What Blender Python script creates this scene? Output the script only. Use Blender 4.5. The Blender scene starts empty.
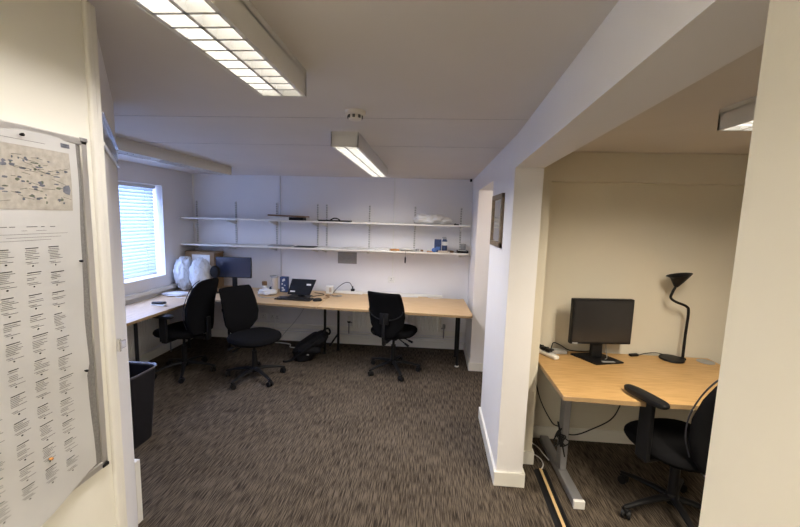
import bpy, bmesh, math, random
from mathutils import Vector, Matrix, noise
PI = math.pi
S = bpy.context.scene
COL = S.collection
R = math.radians

# ------------------------------------------------------------ camera
f, yaw, pit, rol, camh = 376.8, .071, -.119, .029, 1.70
cy, sy, cp, sp, cr, sr = math.cos(yaw), math.sin(yaw), math.cos(pit), math.sin(pit), math.cos(rol), math.sin(rol)
Xv = Vector((cy, sy, 0)); Yv = Vector((-sy, cy, 0))
Fv = Yv*cp + Vector((0, 0, sp)); Uv = Yv*(-sp) + Vector((0, 0, cp))
Rt = Xv*cr + Uv*sr; Up = Xv*(-sr) + Uv*cr
cam = bpy.data.cameras.new('camera'); camo = bpy.data.objects.new('camera', cam); COL.objects.link(camo)
cam.sensor_width = 36; cam.lens = f/800*36; cam.clip_start = .02
m = Matrix.Identity(4)
for i in range(3):
    m[i][0] = Rt[i]; m[i][1] = Up[i]; m[i][2] = -Fv[i]
m.translation = (0, 0, camh)
camo.matrix_world = m
S.camera = camo

# ------------------------------------------------------------ world, daylight, exposure
W = bpy.data.worlds.new('world'); S.world = W; W.use_nodes = True
bg = W.node_tree.nodes['Background']
bg.inputs[0].default_value = (.46, .57, 1.0, 1); bg.inputs[1].default_value = 6.4
S.view_settings.view_transform = 'Standard'; S.view_settings.look = 'None'
S.view_settings.gamma = 1; S.view_settings.use_curve_mapping = False
S.view_settings.exposure = 1.88
pl = bpy.data.lights.new('window_portal', 'AREA'); pl.shape = 'RECTANGLE'; pl.size = 1.12; pl.size_y = 2.34
pl.cycles.is_portal = True
po = bpy.data.objects.new('window_portal', pl); COL.objects.link(po)
po.location = (-3.42, 3.14, 1.46); po.rotation_euler = (0, R(-90), 0)
LAMP_W = {'near': 2.2, 'mid': 9, 'right': 15, 'hall': 7.5, 'corridor': 4}

# ------------------------------------------------------------ materials
def new_mat(name, col, rough=.6, metal=0, spec=.5):
    mt = bpy.data.materials.new(name); mt.use_nodes = True
    b = mt.node_tree.nodes['Principled BSDF']
    b.inputs['Base Color'].default_value = (*col, 1); b.inputs['Roughness'].default_value = rough
    b.inputs['Metallic'].default_value = metal; b.inputs['Specular IOR Level'].default_value = spec
    return mt, mt.node_tree, b
def mat(name, col, rough=.6, metal=0, spec=.5, var=.06, scale=30, bump=0, bscale=200, stretch=(1, 1, 1)):
    mt, nt, b = new_mat(name, col, rough, metal, spec)
    N = nt.nodes; L = nt.links
    tc = N.new('ShaderNodeTexCoord'); mp = N.new('ShaderNodeMapping'); mp.inputs['Scale'].default_value = stretch
    L.new(tc.outputs['Object'], mp.inputs[0])
    nz = N.new('ShaderNodeTexNoise'); nz.inputs['Scale'].default_value = scale; nz.inputs['Detail'].default_value = 4
    L.new(mp.outputs[0], nz.inputs['Vector'])
    cr_ = N.new('ShaderNodeValToRGB')
    cr_.color_ramp.elements[0].position = .3; cr_.color_ramp.elements[1].position = .7
    cr_.color_ramp.elements[0].color = (*[c*(1-var) for c in col], 1); cr_.color_ramp.elements[1].color = (*[min(1, c*(1+var)) for c in col], 1)
    L.new(nz.outputs[0], cr_.inputs[0]); L.new(cr_.outputs[0], b.inputs['Base Color'])
    if bump:
        n2 = N.new('ShaderNodeTexNoise'); n2.inputs['Scale'].default_value = bscale; L.new(mp.outputs[0], n2.inputs['Vector'])
        bp = N.new('ShaderNodeBump'); bp.inputs['Strength'].default_value = bump; bp.inputs['Distance'].default_value = .002
        L.new(n2.outputs[0], bp.inputs['Height']); L.new(bp.outputs[0], b.inputs['Normal'])
    return mt
def emit(name, col, st):
    mt = bpy.data.materials.new(name); mt.use_nodes = True; nt = mt.node_tree; nt.nodes.clear()
    e = nt.nodes.new('ShaderNodeEmission'); e.inputs[0].default_value = (*col, 1); e.inputs[1].default_value = st
    o = nt.nodes.new('ShaderNodeOutputMaterial'); nt.links.new(e.outputs[0], o.inputs[0]); return mt

M = {}
M['wall'] = mat('wall_paint', (.80, .785, .79), .75, var=.015, scale=3, bump=.15, bscale=60)
M['wall_cream'] = mat('wall_paint_cream', (.86, .84, .76), .7, var=.015, scale=3, bump=.12, bscale=60)
M['wall_bay'] = mat('wall_paint_magnolia', (.70, .655, .55), .75, var=.015, scale=3, bump=.15, bscale=60)
M['trim'] = mat('gloss_trim', (.82, .80, .74), .35, var=.015, scale=6)
M['white_metal'] = mat('white_metal', (.70, .69, .66), .4, var=.01)
M['grey_metal'] = mat('grey_metal', (.30, .30, .31), .4, .5, var=.03)
M['alu'] = mat('aluminium', (.62, .60, .57), .35, .7, var=.04, stretch=(1, 1, .1))
M['black_metal'] = mat('black_metal', (.008, .008, .009), .5, .0, spec=.3, var=.1)
M['black_plastic'] = mat('black_plastic', (.008, .008, .009), .5, spec=.25, var=.1, bump=.1, bscale=400)
M['chair_fabric'] = mat('black_fabric', (.006, .006, .007), .95, spec=.1, var=.25, scale=300, bump=.5, bscale=500)
M['piping'] = mat('grey_piping', (.022, .022, .03), .6)
M['screen'] = mat('dark_screen', (.028, .027, .028), .22, var=.02)
M['screen_reflection'] = mat('screen_reflection_tint', (.03, .038, .07), .12, var=.02)  # blue-grey reflection put into the base colour
M['paper'] = mat('paper', (.76, .75, .73), .6, var=.03, scale=8)
M['poster'] = mat('poster_paper', (.56, .555, .545), .5, var=.03, scale=6, bump=.2, bscale=10)
M['map'] = mat('map_beige', (.44, .41, .36), .5, var=.12, scale=60)
M['map_blue'] = mat('map_blue', (.17, .18, .22), .5, var=.2, scale=60)
M['map_green'] = mat('map_green', (.17, .19, .15), .5, var=.2, scale=60)
M['ink'] = mat('ink', (.12, .12, .12), .6)
M['felt'] = mat('grey_felt', (.22, .21, .20), .9, var=.15, scale=200)
M['cardboard'] = mat('cardboard', (.30, .19, .10), .8, var=.1, scale=20)
M['brown'] = mat('brown_plastic', (.20, .11, .05), .5)
M['beige'] = mat('beige_plastic', (.55, .47, .38), .45)
M['white_plastic'] = mat('white_plastic', (.78, .77, .74), .35, var=.01)
M['grey_plastic'] = mat('grey_plastic', (.33, .33, .33), .45)
M['blue'] = mat('blue_card', (.035, .06, .16), .5, var=.3, scale=60)
M['bright_blue'] = mat('bright_blue', (.08, .18, .5), .5)
M['orange'] = mat('orange_card', (.55, .25, .07), .6)
M['notice'] = mat('grey_notice', (.27, .26, .25), .7, var=.15, scale=120)
M['bronze'] = mat('bronze_wood', (.20, .145, .09), .5, .2, var=.25, scale=40)
M['smoke'] = mat('cream_plastic', (.72, .68, .62), .4, var=.01)
M['slot'] = mat('dark_slot', (.10, .10, .10), .8)
M['seam'] = mat('panel_seam', (.52, .49, .48), .8)
M['bag_black'] = mat('black_nylon', (.006, .006, .008), .7, spec=.25, var=.3, scale=20, bump=.6, bscale=40)
M['bin'] = mat('bin_plastic', (.010, .010, .013), .35, var=.1)
M['bin_rim'] = mat('bin_rim', (.10, .10, .12), .3)
M['louver'] = mat('louver_metal', (.80, .79, .77), .3, .2, var=.02)
M['mirror'] = new_mat('mirror_glass', (.86, .87, .88), .02, 1)[0]
M['chrome'] = new_mat('chrome', (.7, .7, .72), .15, 1)[0]
M['pvc'] = mat('pale_wood_strip', (.62, .42, .20), .5, var=.1, scale=20, stretch=(1, .1, 1))

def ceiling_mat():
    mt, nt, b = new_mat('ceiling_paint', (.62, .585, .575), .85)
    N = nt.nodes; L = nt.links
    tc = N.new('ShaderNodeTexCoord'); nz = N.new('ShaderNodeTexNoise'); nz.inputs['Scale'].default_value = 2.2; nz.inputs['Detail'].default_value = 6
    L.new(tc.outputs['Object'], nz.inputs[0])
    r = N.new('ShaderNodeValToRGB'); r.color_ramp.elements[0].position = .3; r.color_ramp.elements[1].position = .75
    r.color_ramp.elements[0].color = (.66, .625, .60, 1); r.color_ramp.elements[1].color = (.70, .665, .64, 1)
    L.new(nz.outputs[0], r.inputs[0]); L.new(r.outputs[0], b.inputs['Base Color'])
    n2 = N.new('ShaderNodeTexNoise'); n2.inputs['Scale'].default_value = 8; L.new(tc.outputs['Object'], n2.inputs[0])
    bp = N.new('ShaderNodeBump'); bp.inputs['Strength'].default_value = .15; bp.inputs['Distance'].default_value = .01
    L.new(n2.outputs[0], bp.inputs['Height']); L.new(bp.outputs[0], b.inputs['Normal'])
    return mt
M['ceiling'] = ceiling_mat()

def carpet_mat():
    mt, nt, b = new_mat('carpet', (.1, .09, .08), .95, 0, .1)
    N = nt.nodes; L = nt.links
    tc = N.new('ShaderNodeTexCoord')
    mp = N.new('ShaderNodeMapping'); mp.inputs['Scale'].default_value = (1, .055, 1); L.new(tc.outputs['Object'], mp.inputs[0])
    a = N.new('ShaderNodeTexNoise'); a.inputs['Scale'].default_value = 185; a.inputs['Detail'].default_value = 3; L.new(mp.outputs[0], a.inputs[0])
    c = N.new('ShaderNodeTexNoise'); c.inputs['Scale'].default_value = 260; c.inputs['Detail'].default_value = 2; L.new(tc.outputs['Object'], c.inputs[0])
    d = N.new('ShaderNodeTexNoise'); d.inputs['Scale'].default_value = 2.5; d.inputs['Detail'].default_value = 4; L.new(tc.outputs['Object'], d.inputs[0])
    m1 = N.new('ShaderNodeMix'); m1.data_type = 'FLOAT'; m1.inputs[0].default_value = .15; L.new(a.outputs[0], m1.inputs[2]); L.new(c.outputs[0], m1.inputs[3])
    m2 = N.new('ShaderNodeMix'); m2.data_type = 'FLOAT'; m2.inputs[0].default_value = .12; L.new(m1.outputs[0], m2.inputs[2]); L.new(d.outputs[0], m2.inputs[3])
    r = N.new('ShaderNodeValToRGB')
    r.color_ramp.elements[0].position = .41; r.color_ramp.elements[1].position = .59
    r.color_ramp.elements[0].color = (.028, .022, .017, 1); r.color_ramp.elements[1].color = (.130, .105, .080, 1)
    e = r.color_ramp.elements.new(.5); e.color = (.080, .063, .047, 1)
    L.new(m2.outputs[0], r.inputs[0]); L.new(r.outputs[0], b.inputs['Base Color'])
    bp = N.new('ShaderNodeBump'); bp.inputs['Strength'].default_value = .5; bp.inputs['Distance'].default_value = .003
    L.new(m1.outputs[0], bp.inputs['Height']); L.new(bp.outputs[0], b.inputs['Normal'])
    return mt
M['carpet'] = carpet_mat()

def wood_mat(name, c0, c1, axis='X'):
    mt, nt, b = new_mat(name, c0, .42)
    N = nt.nodes; L = nt.links
    tc = N.new('ShaderNodeTexCoord'); mp = N.new('ShaderNodeMapping')
    mp.inputs['Scale'].default_value = (.12, 1, 1) if axis == 'X' else (1, .12, 1)
    L.new(tc.outputs['Object'], mp.inputs[0])
    a = N.new('ShaderNodeTexNoise'); a.inputs['Scale'].default_value = 60; a.inputs['Detail'].default_value = 6; L.new(mp.outputs[0], a.inputs[0])
    r = N.new('ShaderNodeValToRGB'); r.color_ramp.elements[0].position = .35; r.color_ramp.elements[1].position = .65
    r.color_ramp.elements[0].color = (*c0, 1); r.color_ramp.elements[1].color = (*c1, 1)
    L.new(a.outputs[0], r.inputs[0]); L.new(r.outputs[0], b.inputs['Base Color'])
    return mt
M['wood_x'] = wood_mat('beech_laminate', (.53, .36, .19), (.61, .43, .24), 'X')
M['wood_y'] = wood_mat('beech_laminate_y', (.53, .37, .22), (.62, .45, .28), 'Y')
M['wood_bay'] = wood_mat('oak_laminate', (.50, .30, .115), (.60, .375, .16), 'X')
M['edge'] = mat('edge_band', (.36, .24, .12), .5)

def translucent(name, col, fac=.5, rough=.4, alpha=1.0):
    mt = bpy.data.materials.new(name); mt.use_nodes = True; nt = mt.node_tree; N = nt.nodes; L = nt.links
    b = N['Principled BSDF']; b.inputs['Base Color'].default_value = (*col, 1); b.inputs['Roughness'].default_value = rough
    t = N.new('ShaderNodeBsdfTranslucent'); t.inputs[0].default_value = (*col, 1)
    mx = N.new('ShaderNodeMixShader'); mx.inputs[0].default_value = fac
    L.new(b.outputs[0], mx.inputs[1]); L.new(t.outputs[0], mx.inputs[2])
    out = N['Material Output']
    if alpha < 1:
        tr = N.new('ShaderNodeBsdfTransparent'); m2 = N.new('ShaderNodeMixShader'); m2.inputs[0].default_value = alpha
        L.new(tr.outputs[0], m2.inputs[1]); L.new(mx.outputs[0], m2.inputs[2]); L.new(m2.outputs[0], out.inputs[0])
    else: L.new(mx.outputs[0], out.inputs[0])
    return mt
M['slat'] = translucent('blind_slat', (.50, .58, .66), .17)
M['bag_white'] = translucent('clear_plastic', (.78, .80, .82), .25, .2, .72)
M['bag_dull'] = translucent('white_polythene', (.86, .85, .83), .2, .35)
M['acrylic'] = translucent('acrylic', (.5, .5, .5), .1, .1, .5)
def glass_mat():
    mt = bpy.data.materials.new('window_glass'); mt.use_nodes = True; nt = mt.node_tree; N = nt.nodes; L = nt.links
    N.remove(N['Principled BSDF'])
    t = N.new('ShaderNodeBsdfTransparent'); t.inputs[0].default_value = (.94, .96, .97, 1)
    g = N.new('ShaderNodeBsdfGlossy'); g.inputs['Roughness'].default_value = .02
    mx = N.new('ShaderNodeMixShader'); mx.inputs[0].default_value = .06
    L.new(t.outputs[0], mx.inputs[1]); L.new(g.outputs[0], mx.inputs[2]); L.new(mx.outputs[0], N['Material Output'].inputs[0])
    return mt
M['glass'] = glass_mat()
TUBE = emit('fluorescent_tube', (1, .96, .88), 2.0)
TUBE_DIM = emit('fluorescent_tube_dim', (1, .96, .88), 1.0)  # weaker glow stands in for the louver row that only reflects
M['tube_off'] = mat('tube_off', (.7, .7, .7), .3)

# ------------------------------------------------------------ mesh helpers
def BM(): return bmesh.new()
def setmi(faces, mi):
    for fc in faces: fc.material_index = mi
def box(bm, x0, x1, y0, y1, z0, z1, bev=0, mi=0, mtx=None, seg=2):
    r = bmesh.ops.create_cube(bm, size=1); vs = r['verts']
    for v in vs:
        v.co = Vector((x0+(v.co.x+.5)*(x1-x0), y0+(v.co.y+.5)*(y1-y0), z0+(v.co.z+.5)*(z1-z0)))
    fs = list({fc for v in vs for fc in v.link_faces}); setmi(fs, mi)
    if bev:
        es = list({e for v in vs for e in v.link_edges})
        rr = bmesh.ops.bevel(bm, geom=es, offset=bev, segments=seg, affect='EDGES', profile=.5)
        vs = list({v for fc in rr['faces'] for v in fc.verts} | {v for v in vs if v.is_valid})
        setmi({fc for v in vs for fc in v.link_faces}, mi)
    if mtx is not None:
        for v in vs: v.co = mtx @ v.co
    return vs
def prism(bm, pts, z0, z1, mi=0, mi_side=None, mtx=None):
    a = [bm.verts.new((x, y, z0)) for x, y in pts]; b = [bm.verts.new((x, y, z1)) for x, y in pts]
    n = len(pts)
    f1 = bm.faces.new(list(reversed(a))); f2 = bm.faces.new(b); f1.material_index = f2.material_index = mi
    for i in range(n):
        fc = bm.faces.new((a[i], a[(i+1) % n], b[(i+1) % n], b[i])); fc.material_index = mi if mi_side is None else mi_side
    if mtx is not None:
        for v in a+b: v.co = mtx @ v.co
    return a+b
def loft(bm, rings, mi=0, cap=True, mtx=None, closed=True):
    R_ = []
    for ring in rings: R_.append([bm.verts.new(mtx @ Vector(p) if mtx is not None else p) for p in ring])
    n = len(R_[0])
    for a, b in zip(R_[:-1], R_[1:]):
        for i in range(n if closed else n-1):
            fc = bm.faces.new((a[i], a[(i+1) % n], b[(i+1) % n], b[i])); fc.material_index = mi; fc.smooth = True
    if cap:
        fc = bm.faces.new(list(reversed(R_[0]))); fc.material_index = mi; fc.smooth = True
        fc = bm.faces.new(R_[-1]); fc.material_index = mi; fc.smooth = True
def ring(cx, cy_, z, rx, ry, n=24, e=2.0, fn=None):
    out = []
    for i in range(n):
        t = 2*PI*i/n; c, s = math.cos(t), math.sin(t)
        x = cx+rx*math.copysign(abs(c)**(2/e), c); y = cy_+ry*math.copysign(abs(s)**(2/e), s)
        p = (x, y, z)
        out.append(fn(p) if fn else p)
    return out
def cyl(bm, p0, p1, r0, r1=None, n=14, mi=0):
    r1 = r0 if r1 is None else r1
    p0 = Vector(p0); p1 = Vector(p1); d = (p1-p0).normalized()
    a = d.orthogonal().normalized(); b = d.cross(a)
    loft(bm, [[p+(a*math.cos(2*PI*i/n)+b*math.sin(2*PI*i/n))*r for i in range(n)] for p, r in ((p0, r0), (p1, r1))], mi)
def lathe(bm, c, prof, n=24, mi=0):
    loft(bm, [ring(c[0], c[1], c[2]+z, max(r, .0004), max(r, .0004), n) for r, z in prof], mi)
def smooth_path(pts, sub=6):
    P = [Vector(p) for p in pts]; P = [P[0]*2-P[1]]+P+[P[-1]*2-P[-2]]; out = []
    for i in range(1, len(P)-2):
        a, b, c, d = P[i-1:i+3]
        for k in range(sub):
            t = k/sub
            out.append(.5*((2*b)+(c-a)*t+(2*a-5*b+4*c-d)*t*t+(3*b-a-3*c+d)*t**3))
    out.append(P[-2]); return out
def tube(bm, pts, r, n=8, sub=6, mi=0, sm=True):
    P = smooth_path(pts, sub) if sm else [Vector(p) for p in pts]
    rings = []; up = Vector((0, 0, 1)); prev = None
    for i, p in enumerate(P):
        d = (P[min(i+1, len(P)-1)]-P[max(i-1, 0)]).normalized()
        a = (prev - d*prev.dot(d)) if prev is not None else d.orthogonal()
        if a.length < 1e-5: a = d.orthogonal()
        a.normalize(); prev = a; b = d.cross(a)
        rr = r(i/(len(P)-1)) if callable(r) else r
        rings.append([p+(a*math.cos(2*PI*k/n)+b*math.sin(2*PI*k/n))*rr for k in range(n)])
    loft(bm, rings, mi)
def fin(name, bm, mats, parent=None, loc=None, rot=None, smooth=False, angle=35):
    bmesh.ops.recalc_face_normals(bm, faces=bm.faces)
    me = bpy.data.meshes.new(name); bm.to_mesh(me); bm.free()
    if not isinstance(mats, (list, tuple)): mats = [mats]
    for mm in mats: me.materials.append(M[mm] if isinstance(mm, str) else mm)
    if smooth:
        me.shade_smooth()
        try: me.set_sharp_from_angle(angle=R(angle))
        except Exception: pass
    o = bpy.data.objects.new(name, me); COL.objects.link(o)
    if parent is not None: o.parent = parent
    if loc is not None: o.location = loc
    if rot is not None: o.rotation_euler = rot
    return o
def tag(o, label, cat, group=None, kind=None):
    if label: o['label'] = label
    if cat: o['category'] = cat
    if group: o['group'] = group
    if kind: o['kind'] = kind
    return o
def thing(name, label, cat, loc=(0, 0, 0), rz=0, group=None):
    o = bpy.data.objects.new(name, None); COL.objects.link(o); o.empty_display_size = .05
    o.location = loc; o.rotation_euler = (0, 0, rz); return tag(o, label, cat, group)
def struct(name, bm, mats, **k):
    o = fin(name, bm, mats, **k); o['kind'] = 'structure'; return o
def copy_tree(o, parent=None):
    c = o.copy(); COL.objects.link(c); c.parent = parent
    for ch in list(o.children): copy_tree(ch, c)
    return c
def sbox(name, m_, *a, parent=None, bev=0, **k):
    bm = BM(); box(bm, *a, bev=bev, **k)
    return fin(name, bm, m_, parent)
def stbox(name, m_, *a, bev=0, **k):
    bm = BM(); box(bm, *a, bev=bev, **k); return struct(name, bm, m_)

H = 2.207
XL, D, XR = -3.14, 4.875, .53
# right wall line: x as a function of y (outer face towards main room)
def wx(y):
    return .50+(y-2.31)*.0635 if y < 2.31 else .50+(y-2.31)*.018

# ------------------------------------------------------------ shell
stbox('floor', 'carpet', XL-.3, 3.6, -2.0, D+.2, -.1, 0)
bm = BM(); box(bm, XL-.3, 3.6, -2.0, D+.2, H, H+.1)
for y in (.89, 1.99, 2.74): box(bm, XL, wx(y)-.002, y, y+.004, H-.0015, H+.01, mi=1)
struct('ceiling', bm, ['ceiling', 'seam'])
# back wall
stbox('wall_back', 'wall', XL-.3, .72, D, D+.2, 0, H)
# left wall with window opening  (unseen near part stretched to admit more daylight)
WY0, WY1, WZ0, WZ1 = 2.0, 4.29, .93, 2.0
bm = BM()
box(bm, XL-.3, XL, 1.6, WY0, 0, H); box(bm, XL-.3, XL, WY1, D, 0, H)
box(bm, XL-.3, XL, WY0, WY1, 0, WZ0); box(bm, XL-.3, XL, WY0, WY1, WZ1, H)
struct('wall_left', bm, 'wall')
# window frame and glass
bm = BM()
for a in ((WY0, WY0+.05, WZ0, WZ1), (WY1-.05, WY1, WZ0, WZ1), (WY0, WY1, WZ0, WZ0+.05), (WY0, WY1, WZ1-.05, WZ1), (3.12, 3.17, WZ0, WZ1)):
    box(bm, XL-.26, XL-.2, a[0], a[1], a[2], a[3], bev=.004)
w1 = struct('window_1', bm, 'trim')
g = sbox('window_glass', 'glass', XL-.235, XL-.229, WY0+.04, WY1-.04, WZ0+.04, WZ1-.04, parent=w1)
s_ = sbox('window_sill', 'trim', XL-.2, XL+.015, WY0, WY1, WZ0, WZ0+.018, parent=w1, bev=.004)
# partition at the left between camera space and main room (runs back from the angled wall end)
BX, BY = -1.535, 1.788
AX, AY = -.862, .952
stbox('wall_front', 'wall', XL, BX-.04, 1.62, BY-.03, 0, H)
bm = BM()
prism(bm, [(AX, AY), (BX, BY), (BX-.08, BY-.03), (-.98, .93)], 0, H)
struct('wall_left_angled', bm, 'wall')
stbox('wall_left_near', 'wall_cream', -1.0, -.857, -2.0, .922, 0, H)
bm = BM()
box(bm, -.90, -.848, .919, .940, 0, H, bev=.005); box(bm, -.90, -.854, .938, .958, 0, H, bev=.004)
struct('trim_1', bm, 'trim')
bm = BM(); prism(bm, [(BX+.018, BY-.02), (BX+.02, BY+.012), (BX-.05, BY+.012), (BX-.05, BY-.02)], 0, .36)
struct('trim_2', bm, 'trim')
stbox('wall_near', 'wall_cream', -1.0, 3.6, -2.0, -1.9, 0, H)

# right wall: near jamb, header, pier, doorway, far pier  (thickness .165)
T = .165
def seg(bm, y0, y1, z0, z1, t=T, dx=0):
    prism(bm, [(wx(y0)+dx, y0), (wx(y0)+t+dx, y0), (wx(y1)+t+dx, y1), (wx(y1)+dx, y1)], z0, z1)
HH = 2.017
bm = BM(); seg(bm, -1.9, .50, 0, H); struct('wall_right_near', bm, 'wall_bay')
bm = BM(); seg(bm, .50, 2.31, HH, H); seg(bm, 2.31, 3.15, 0, H); seg(bm, 3.15, 4.18, 2.025, H); seg(bm, 4.18, D, 0, H)
struct('wall_right', bm, 'wall')
# boxing behind the pier, bay back wall, bulkhead
stbox('wall_bay_boxing', 'wall_bay', wx(2.56)+T-.005, .79, 2.555, 2.91, 0, H)
stbox('wall_bay_back', 'wall_bay', wx(2.9)+T, 3.6, 2.90, 3.04, 0, H)
stbox('trim_3', 'wall_bay', .79, 3.45, 2.835, 2.91, 2.0, H, bev=.004)
stbox('wall_bay_right', 'wall_bay', 3.45, 3.6, -1.9, D, 0, H)
stbox('wall_corridor_back', 'wall', .72, 3.45, D, D+.15, 0, H)
# baseboards
bm = BM(); box(bm, XL, XR, D-.018, D, 0, .10, bev=.004); struct('baseboard_back', bm, 'trim')
bm = BM(); seg(bm, 2.31, 3.15, 0, .095, t=.016, dx=-.016); struct('baseboard_right', bm, 'trim')
bm = BM(); box(bm, wx(2.31)-.016, wx(2.31)+T+.012, 2.294, 2.31, 0, .095, bev=.003); seg(bm, 2.295, 2.553, 0, .095, t=.016, dx=T); box(bm, .675, .805, 2.54, 2.555, 0, .095, bev=.003)
box(bm, .79, .805, 2.556, 2.88, 0, .095, bev=.003)
struct('baseboard_pier', bm, 'trim')
bm = BM(); box(bm, wx(4.18)-.016, wx(4.18)+T+.01, 4.164, 4.18, 0, .095, bev=.003); seg(bm, 4.18, D-.02, 0, .095, t=.016, dx=-.016)
struct('baseboard_far', bm, 'trim')
bm = BM(); box(bm, .79, 3.45, 2.884, 2.90, 0, .10, bev=.004); struct('baseboard_bay', bm, 'trim')
bm = BM(); box(bm, XL, XL+.016, BY, D-.02, 0, .10, bev=.004); struct('baseboard_left', bm, 'trim')

# strike plate and sign holder on the angled wall
o = thing('strike_plate', 'small steel strike plate on white door trim below the sign holder', 'strike plate', (-.853, .957, 1.326))
bm = BM(); box(bm, -.001, .010, -.002, .004, -.018, .018, bev=.0015); box(bm, .006, .012, .000, .018, -.010, .012, bev=.0015); fin('plate', bm, 'chrome', o)
d = Vector((BX-AX, BY-AY, 0)); Lw = d.length; d.normalize(); nrm = Vector((-d.y, d.x, 0)); nrm = nrm if nrm.x > 0 else -nrm
ang = math.atan2(d.y, d.x)
o = thing('sign_holder', 'clear plastic sign holder with white lower lip high on the angled wall', 'sign holder', (AX, AY, 1.875), ang)
o.rotation_mode = 'XYZ'; o.rotation_euler = (0, -.034, ang)
# local x along wall, local -y is towards camera side?
sgn = 1 if (Matrix.Rotation(ang, 3, 'Z') @ Vector((0, 1, 0))).dot(nrm) > 0 else -1
bm = BM(); box(bm, .02, 1.03, *sorted((sgn*.002, sgn*.006)), .0, .078); box(bm, .02, 1.03, *sorted((sgn*.002, sgn*.012)), .076, .080); fin('clear_panel', bm, 'acrylic', o)
bm = BM(); box(bm, .02, 1.03, *sorted((sgn*.002, sgn*.010)), -.006, .004, bev=.002); fin('lower_lip', bm, 'white_plastic', o)

# ------------------------------------------------------------ ceiling lamps
def lamp(label, x, y0, y1, w, key, lit=(1, 1), cell=.06, rz=0, zt=H, col=(1, .94, .90)):
    """body along local Y from y0 to y1"""
    L_ = y1-y0
    t = thing('ceiling_lamp', label, 'ceiling light', (x, y0, zt), rz, 'fluorescent ceiling lights')
    hb = .09; th = .006
    bm = BM()
    box(bm, 0, w, 0, L_, -.025, -.001)
    box(bm, 0, th, 0, L_, -hb, -.02); box(bm, w-th, w, 0, L_, -hb, -.02)
    box(bm, 0, w, 0, th*2, -hb, -.02); box(bm, 0, w, L_-th*2, L_, -hb, -.02)
    fin('body', bm, 'white_metal', t)
    bm = BM()
    n = max(4, round(L_/cell)); ym = [th*2+(L_-4*th)*i/n for i in range(n+1)]
    # central spine and side rails, wedge blades
    def wedge(p, q, axis, top, z0, z1, bw):
        (x0_, y0_), (x1_, y1_) = p, q
        if axis == 'y':
            pr = [(x0_-top, z0), (x0_+top, z0), (x0_+bw, z1), (x0_-bw, z1)]
            a = [bm.verts.new((px, y0_, pz)) for px, pz in pr]; b = [bm.verts.new((px, y1_, pz)) for px, pz in pr]
        else:
            pr = [(y0_-top, z0), (y0_+top, z0), (y0_+bw, z1), (y0_-bw, z1)]
            a = [bm.verts.new((x0_, py, pz)) for py, pz in pr]; b = [bm.verts.new((x1_, py, pz)) for py, pz in pr]
        for i in range(4): bm.faces.new((a[i], a[(i+1) % 4], b[(i+1) % 4], b[i]))
        bm.faces.new(a); bm.faces.new(list(reversed(b)))
    zb, zt_ = -hb+.001, -hb+.034
    wedge((w/2, th), (w/2, L_-th), 'y', .008, zb+0, zt_, .001) if False else wedge((w/2, th), (w/2, L_-th), 'y', .0015, zt_, zb, .005)
    for xx in (th+.004, w-th-.004): wedge((xx, th), (xx, L_-th), 'y', .001, zt_, zb, .004)
    for yy in ym[1:-1]: wedge((th, yy), (w-th, yy), 'x', .001, zt_, zb, .0045)
    fin('louver', bm, 'louver', t)
    for k, (xx, on) in enumerate(((w*.27, lit[0]), (w*.73, lit[1]))):
        bm = BM(); cyl(bm, (xx, .03, -.043), (xx, L_-.03, -.043), .010, n=10)
        fin('tube', bm, TUBE if on == 1 else (TUBE_DIM if on else 'tube_off'), t)
    if key:
        ld = bpy.data.lights.new('lamp_light', 'AREA'); ld.shape = 'RECTANGLE'; ld.size = w-.03; ld.size_y = L_-.06
        ld.energy = LAMP_W[key]; ld.color = col
        lo = bpy.data.objects.new('lamp_light', ld); COL.objects.link(lo); lo.parent = t; lo.location = (w/2, L_/2, -hb-.001); ld.spread = R({'hall': 180, 'mid': 160, 'right': 156}.get(key, 150))
    return t
lamp('large lit fluorescent ceiling light nearest the camera, top of the photo', -.612, -.14, 1.364, .166, 'near', (1, .5))
lamp('lit fluorescent ceiling light beside the round smoke detector', -.60, 2.296, 3.94, .165, 'mid', (1, 1), col=(1, .96, .95))
lamp('unlit long ceiling light in front of the window at left', -2.32, 2.42, 4.07, .15, None, (0, 0))
lamp('ceiling light in the right bay above the single desk', 1.235, .2, 1.79, .178, 'right', (1, 1), col=(1, .88, .70))
lamp('unseen hall ceiling light added behind the camera to brighten the left wall', -.80, -1.65, -.20, .178, 'hall', (1, 1), col=(1, .92, .78))  # added out of view to brighten the noticeboard wall
ld = bpy.data.lights.new('corridor_fill_light', 'POINT'); ld.energy = LAMP_W['corridor']; ld.shadow_soft_size = .12; ld.color = (1, .86, .76)  # unseen fill light without a fitting, added to brighten the doorway jamb
lo = bpy.data.objects.new('corridor_fill_light', ld); COL.objects.link(lo); lo.location = (1.25, 3.5, 2.0)

# smoke detector
o = thing('smoke_detector', 'round cream smoke detector on the ceiling', 'smoke detector', (-.37, 1.866, H))
bm = BM(); lathe(bm, (0, 0, 0), [(.05, -.0005), (.051, -.008), (.049, -.018), (.044, -.022)], 28); fin('base', bm, 'smoke', o, smooth=True)
bm = BM(); lathe(bm, (0, 0, 0), [(.034, -.021), (.034, -.034), (.028, -.042), (.01, -.045)], 24); 
for k in range(8):
    a = k*PI/4; box(bm, .031, .037, -.006, .006, -.036, -.022, mi=1, mtx=Matrix.Rotation(a, 4, 'Z'))
fin('sensor_cap', bm, ['smoke', 'slot'], o, smooth=True)
o = sbox('motion_sensor', 'black_plastic', .495, .522, 4.76, 4.80, H-.035, H-.001, bev=.006)
tag(o, 'tiny dark sensor in the ceiling corner above the shelves', 'sensor')

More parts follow.
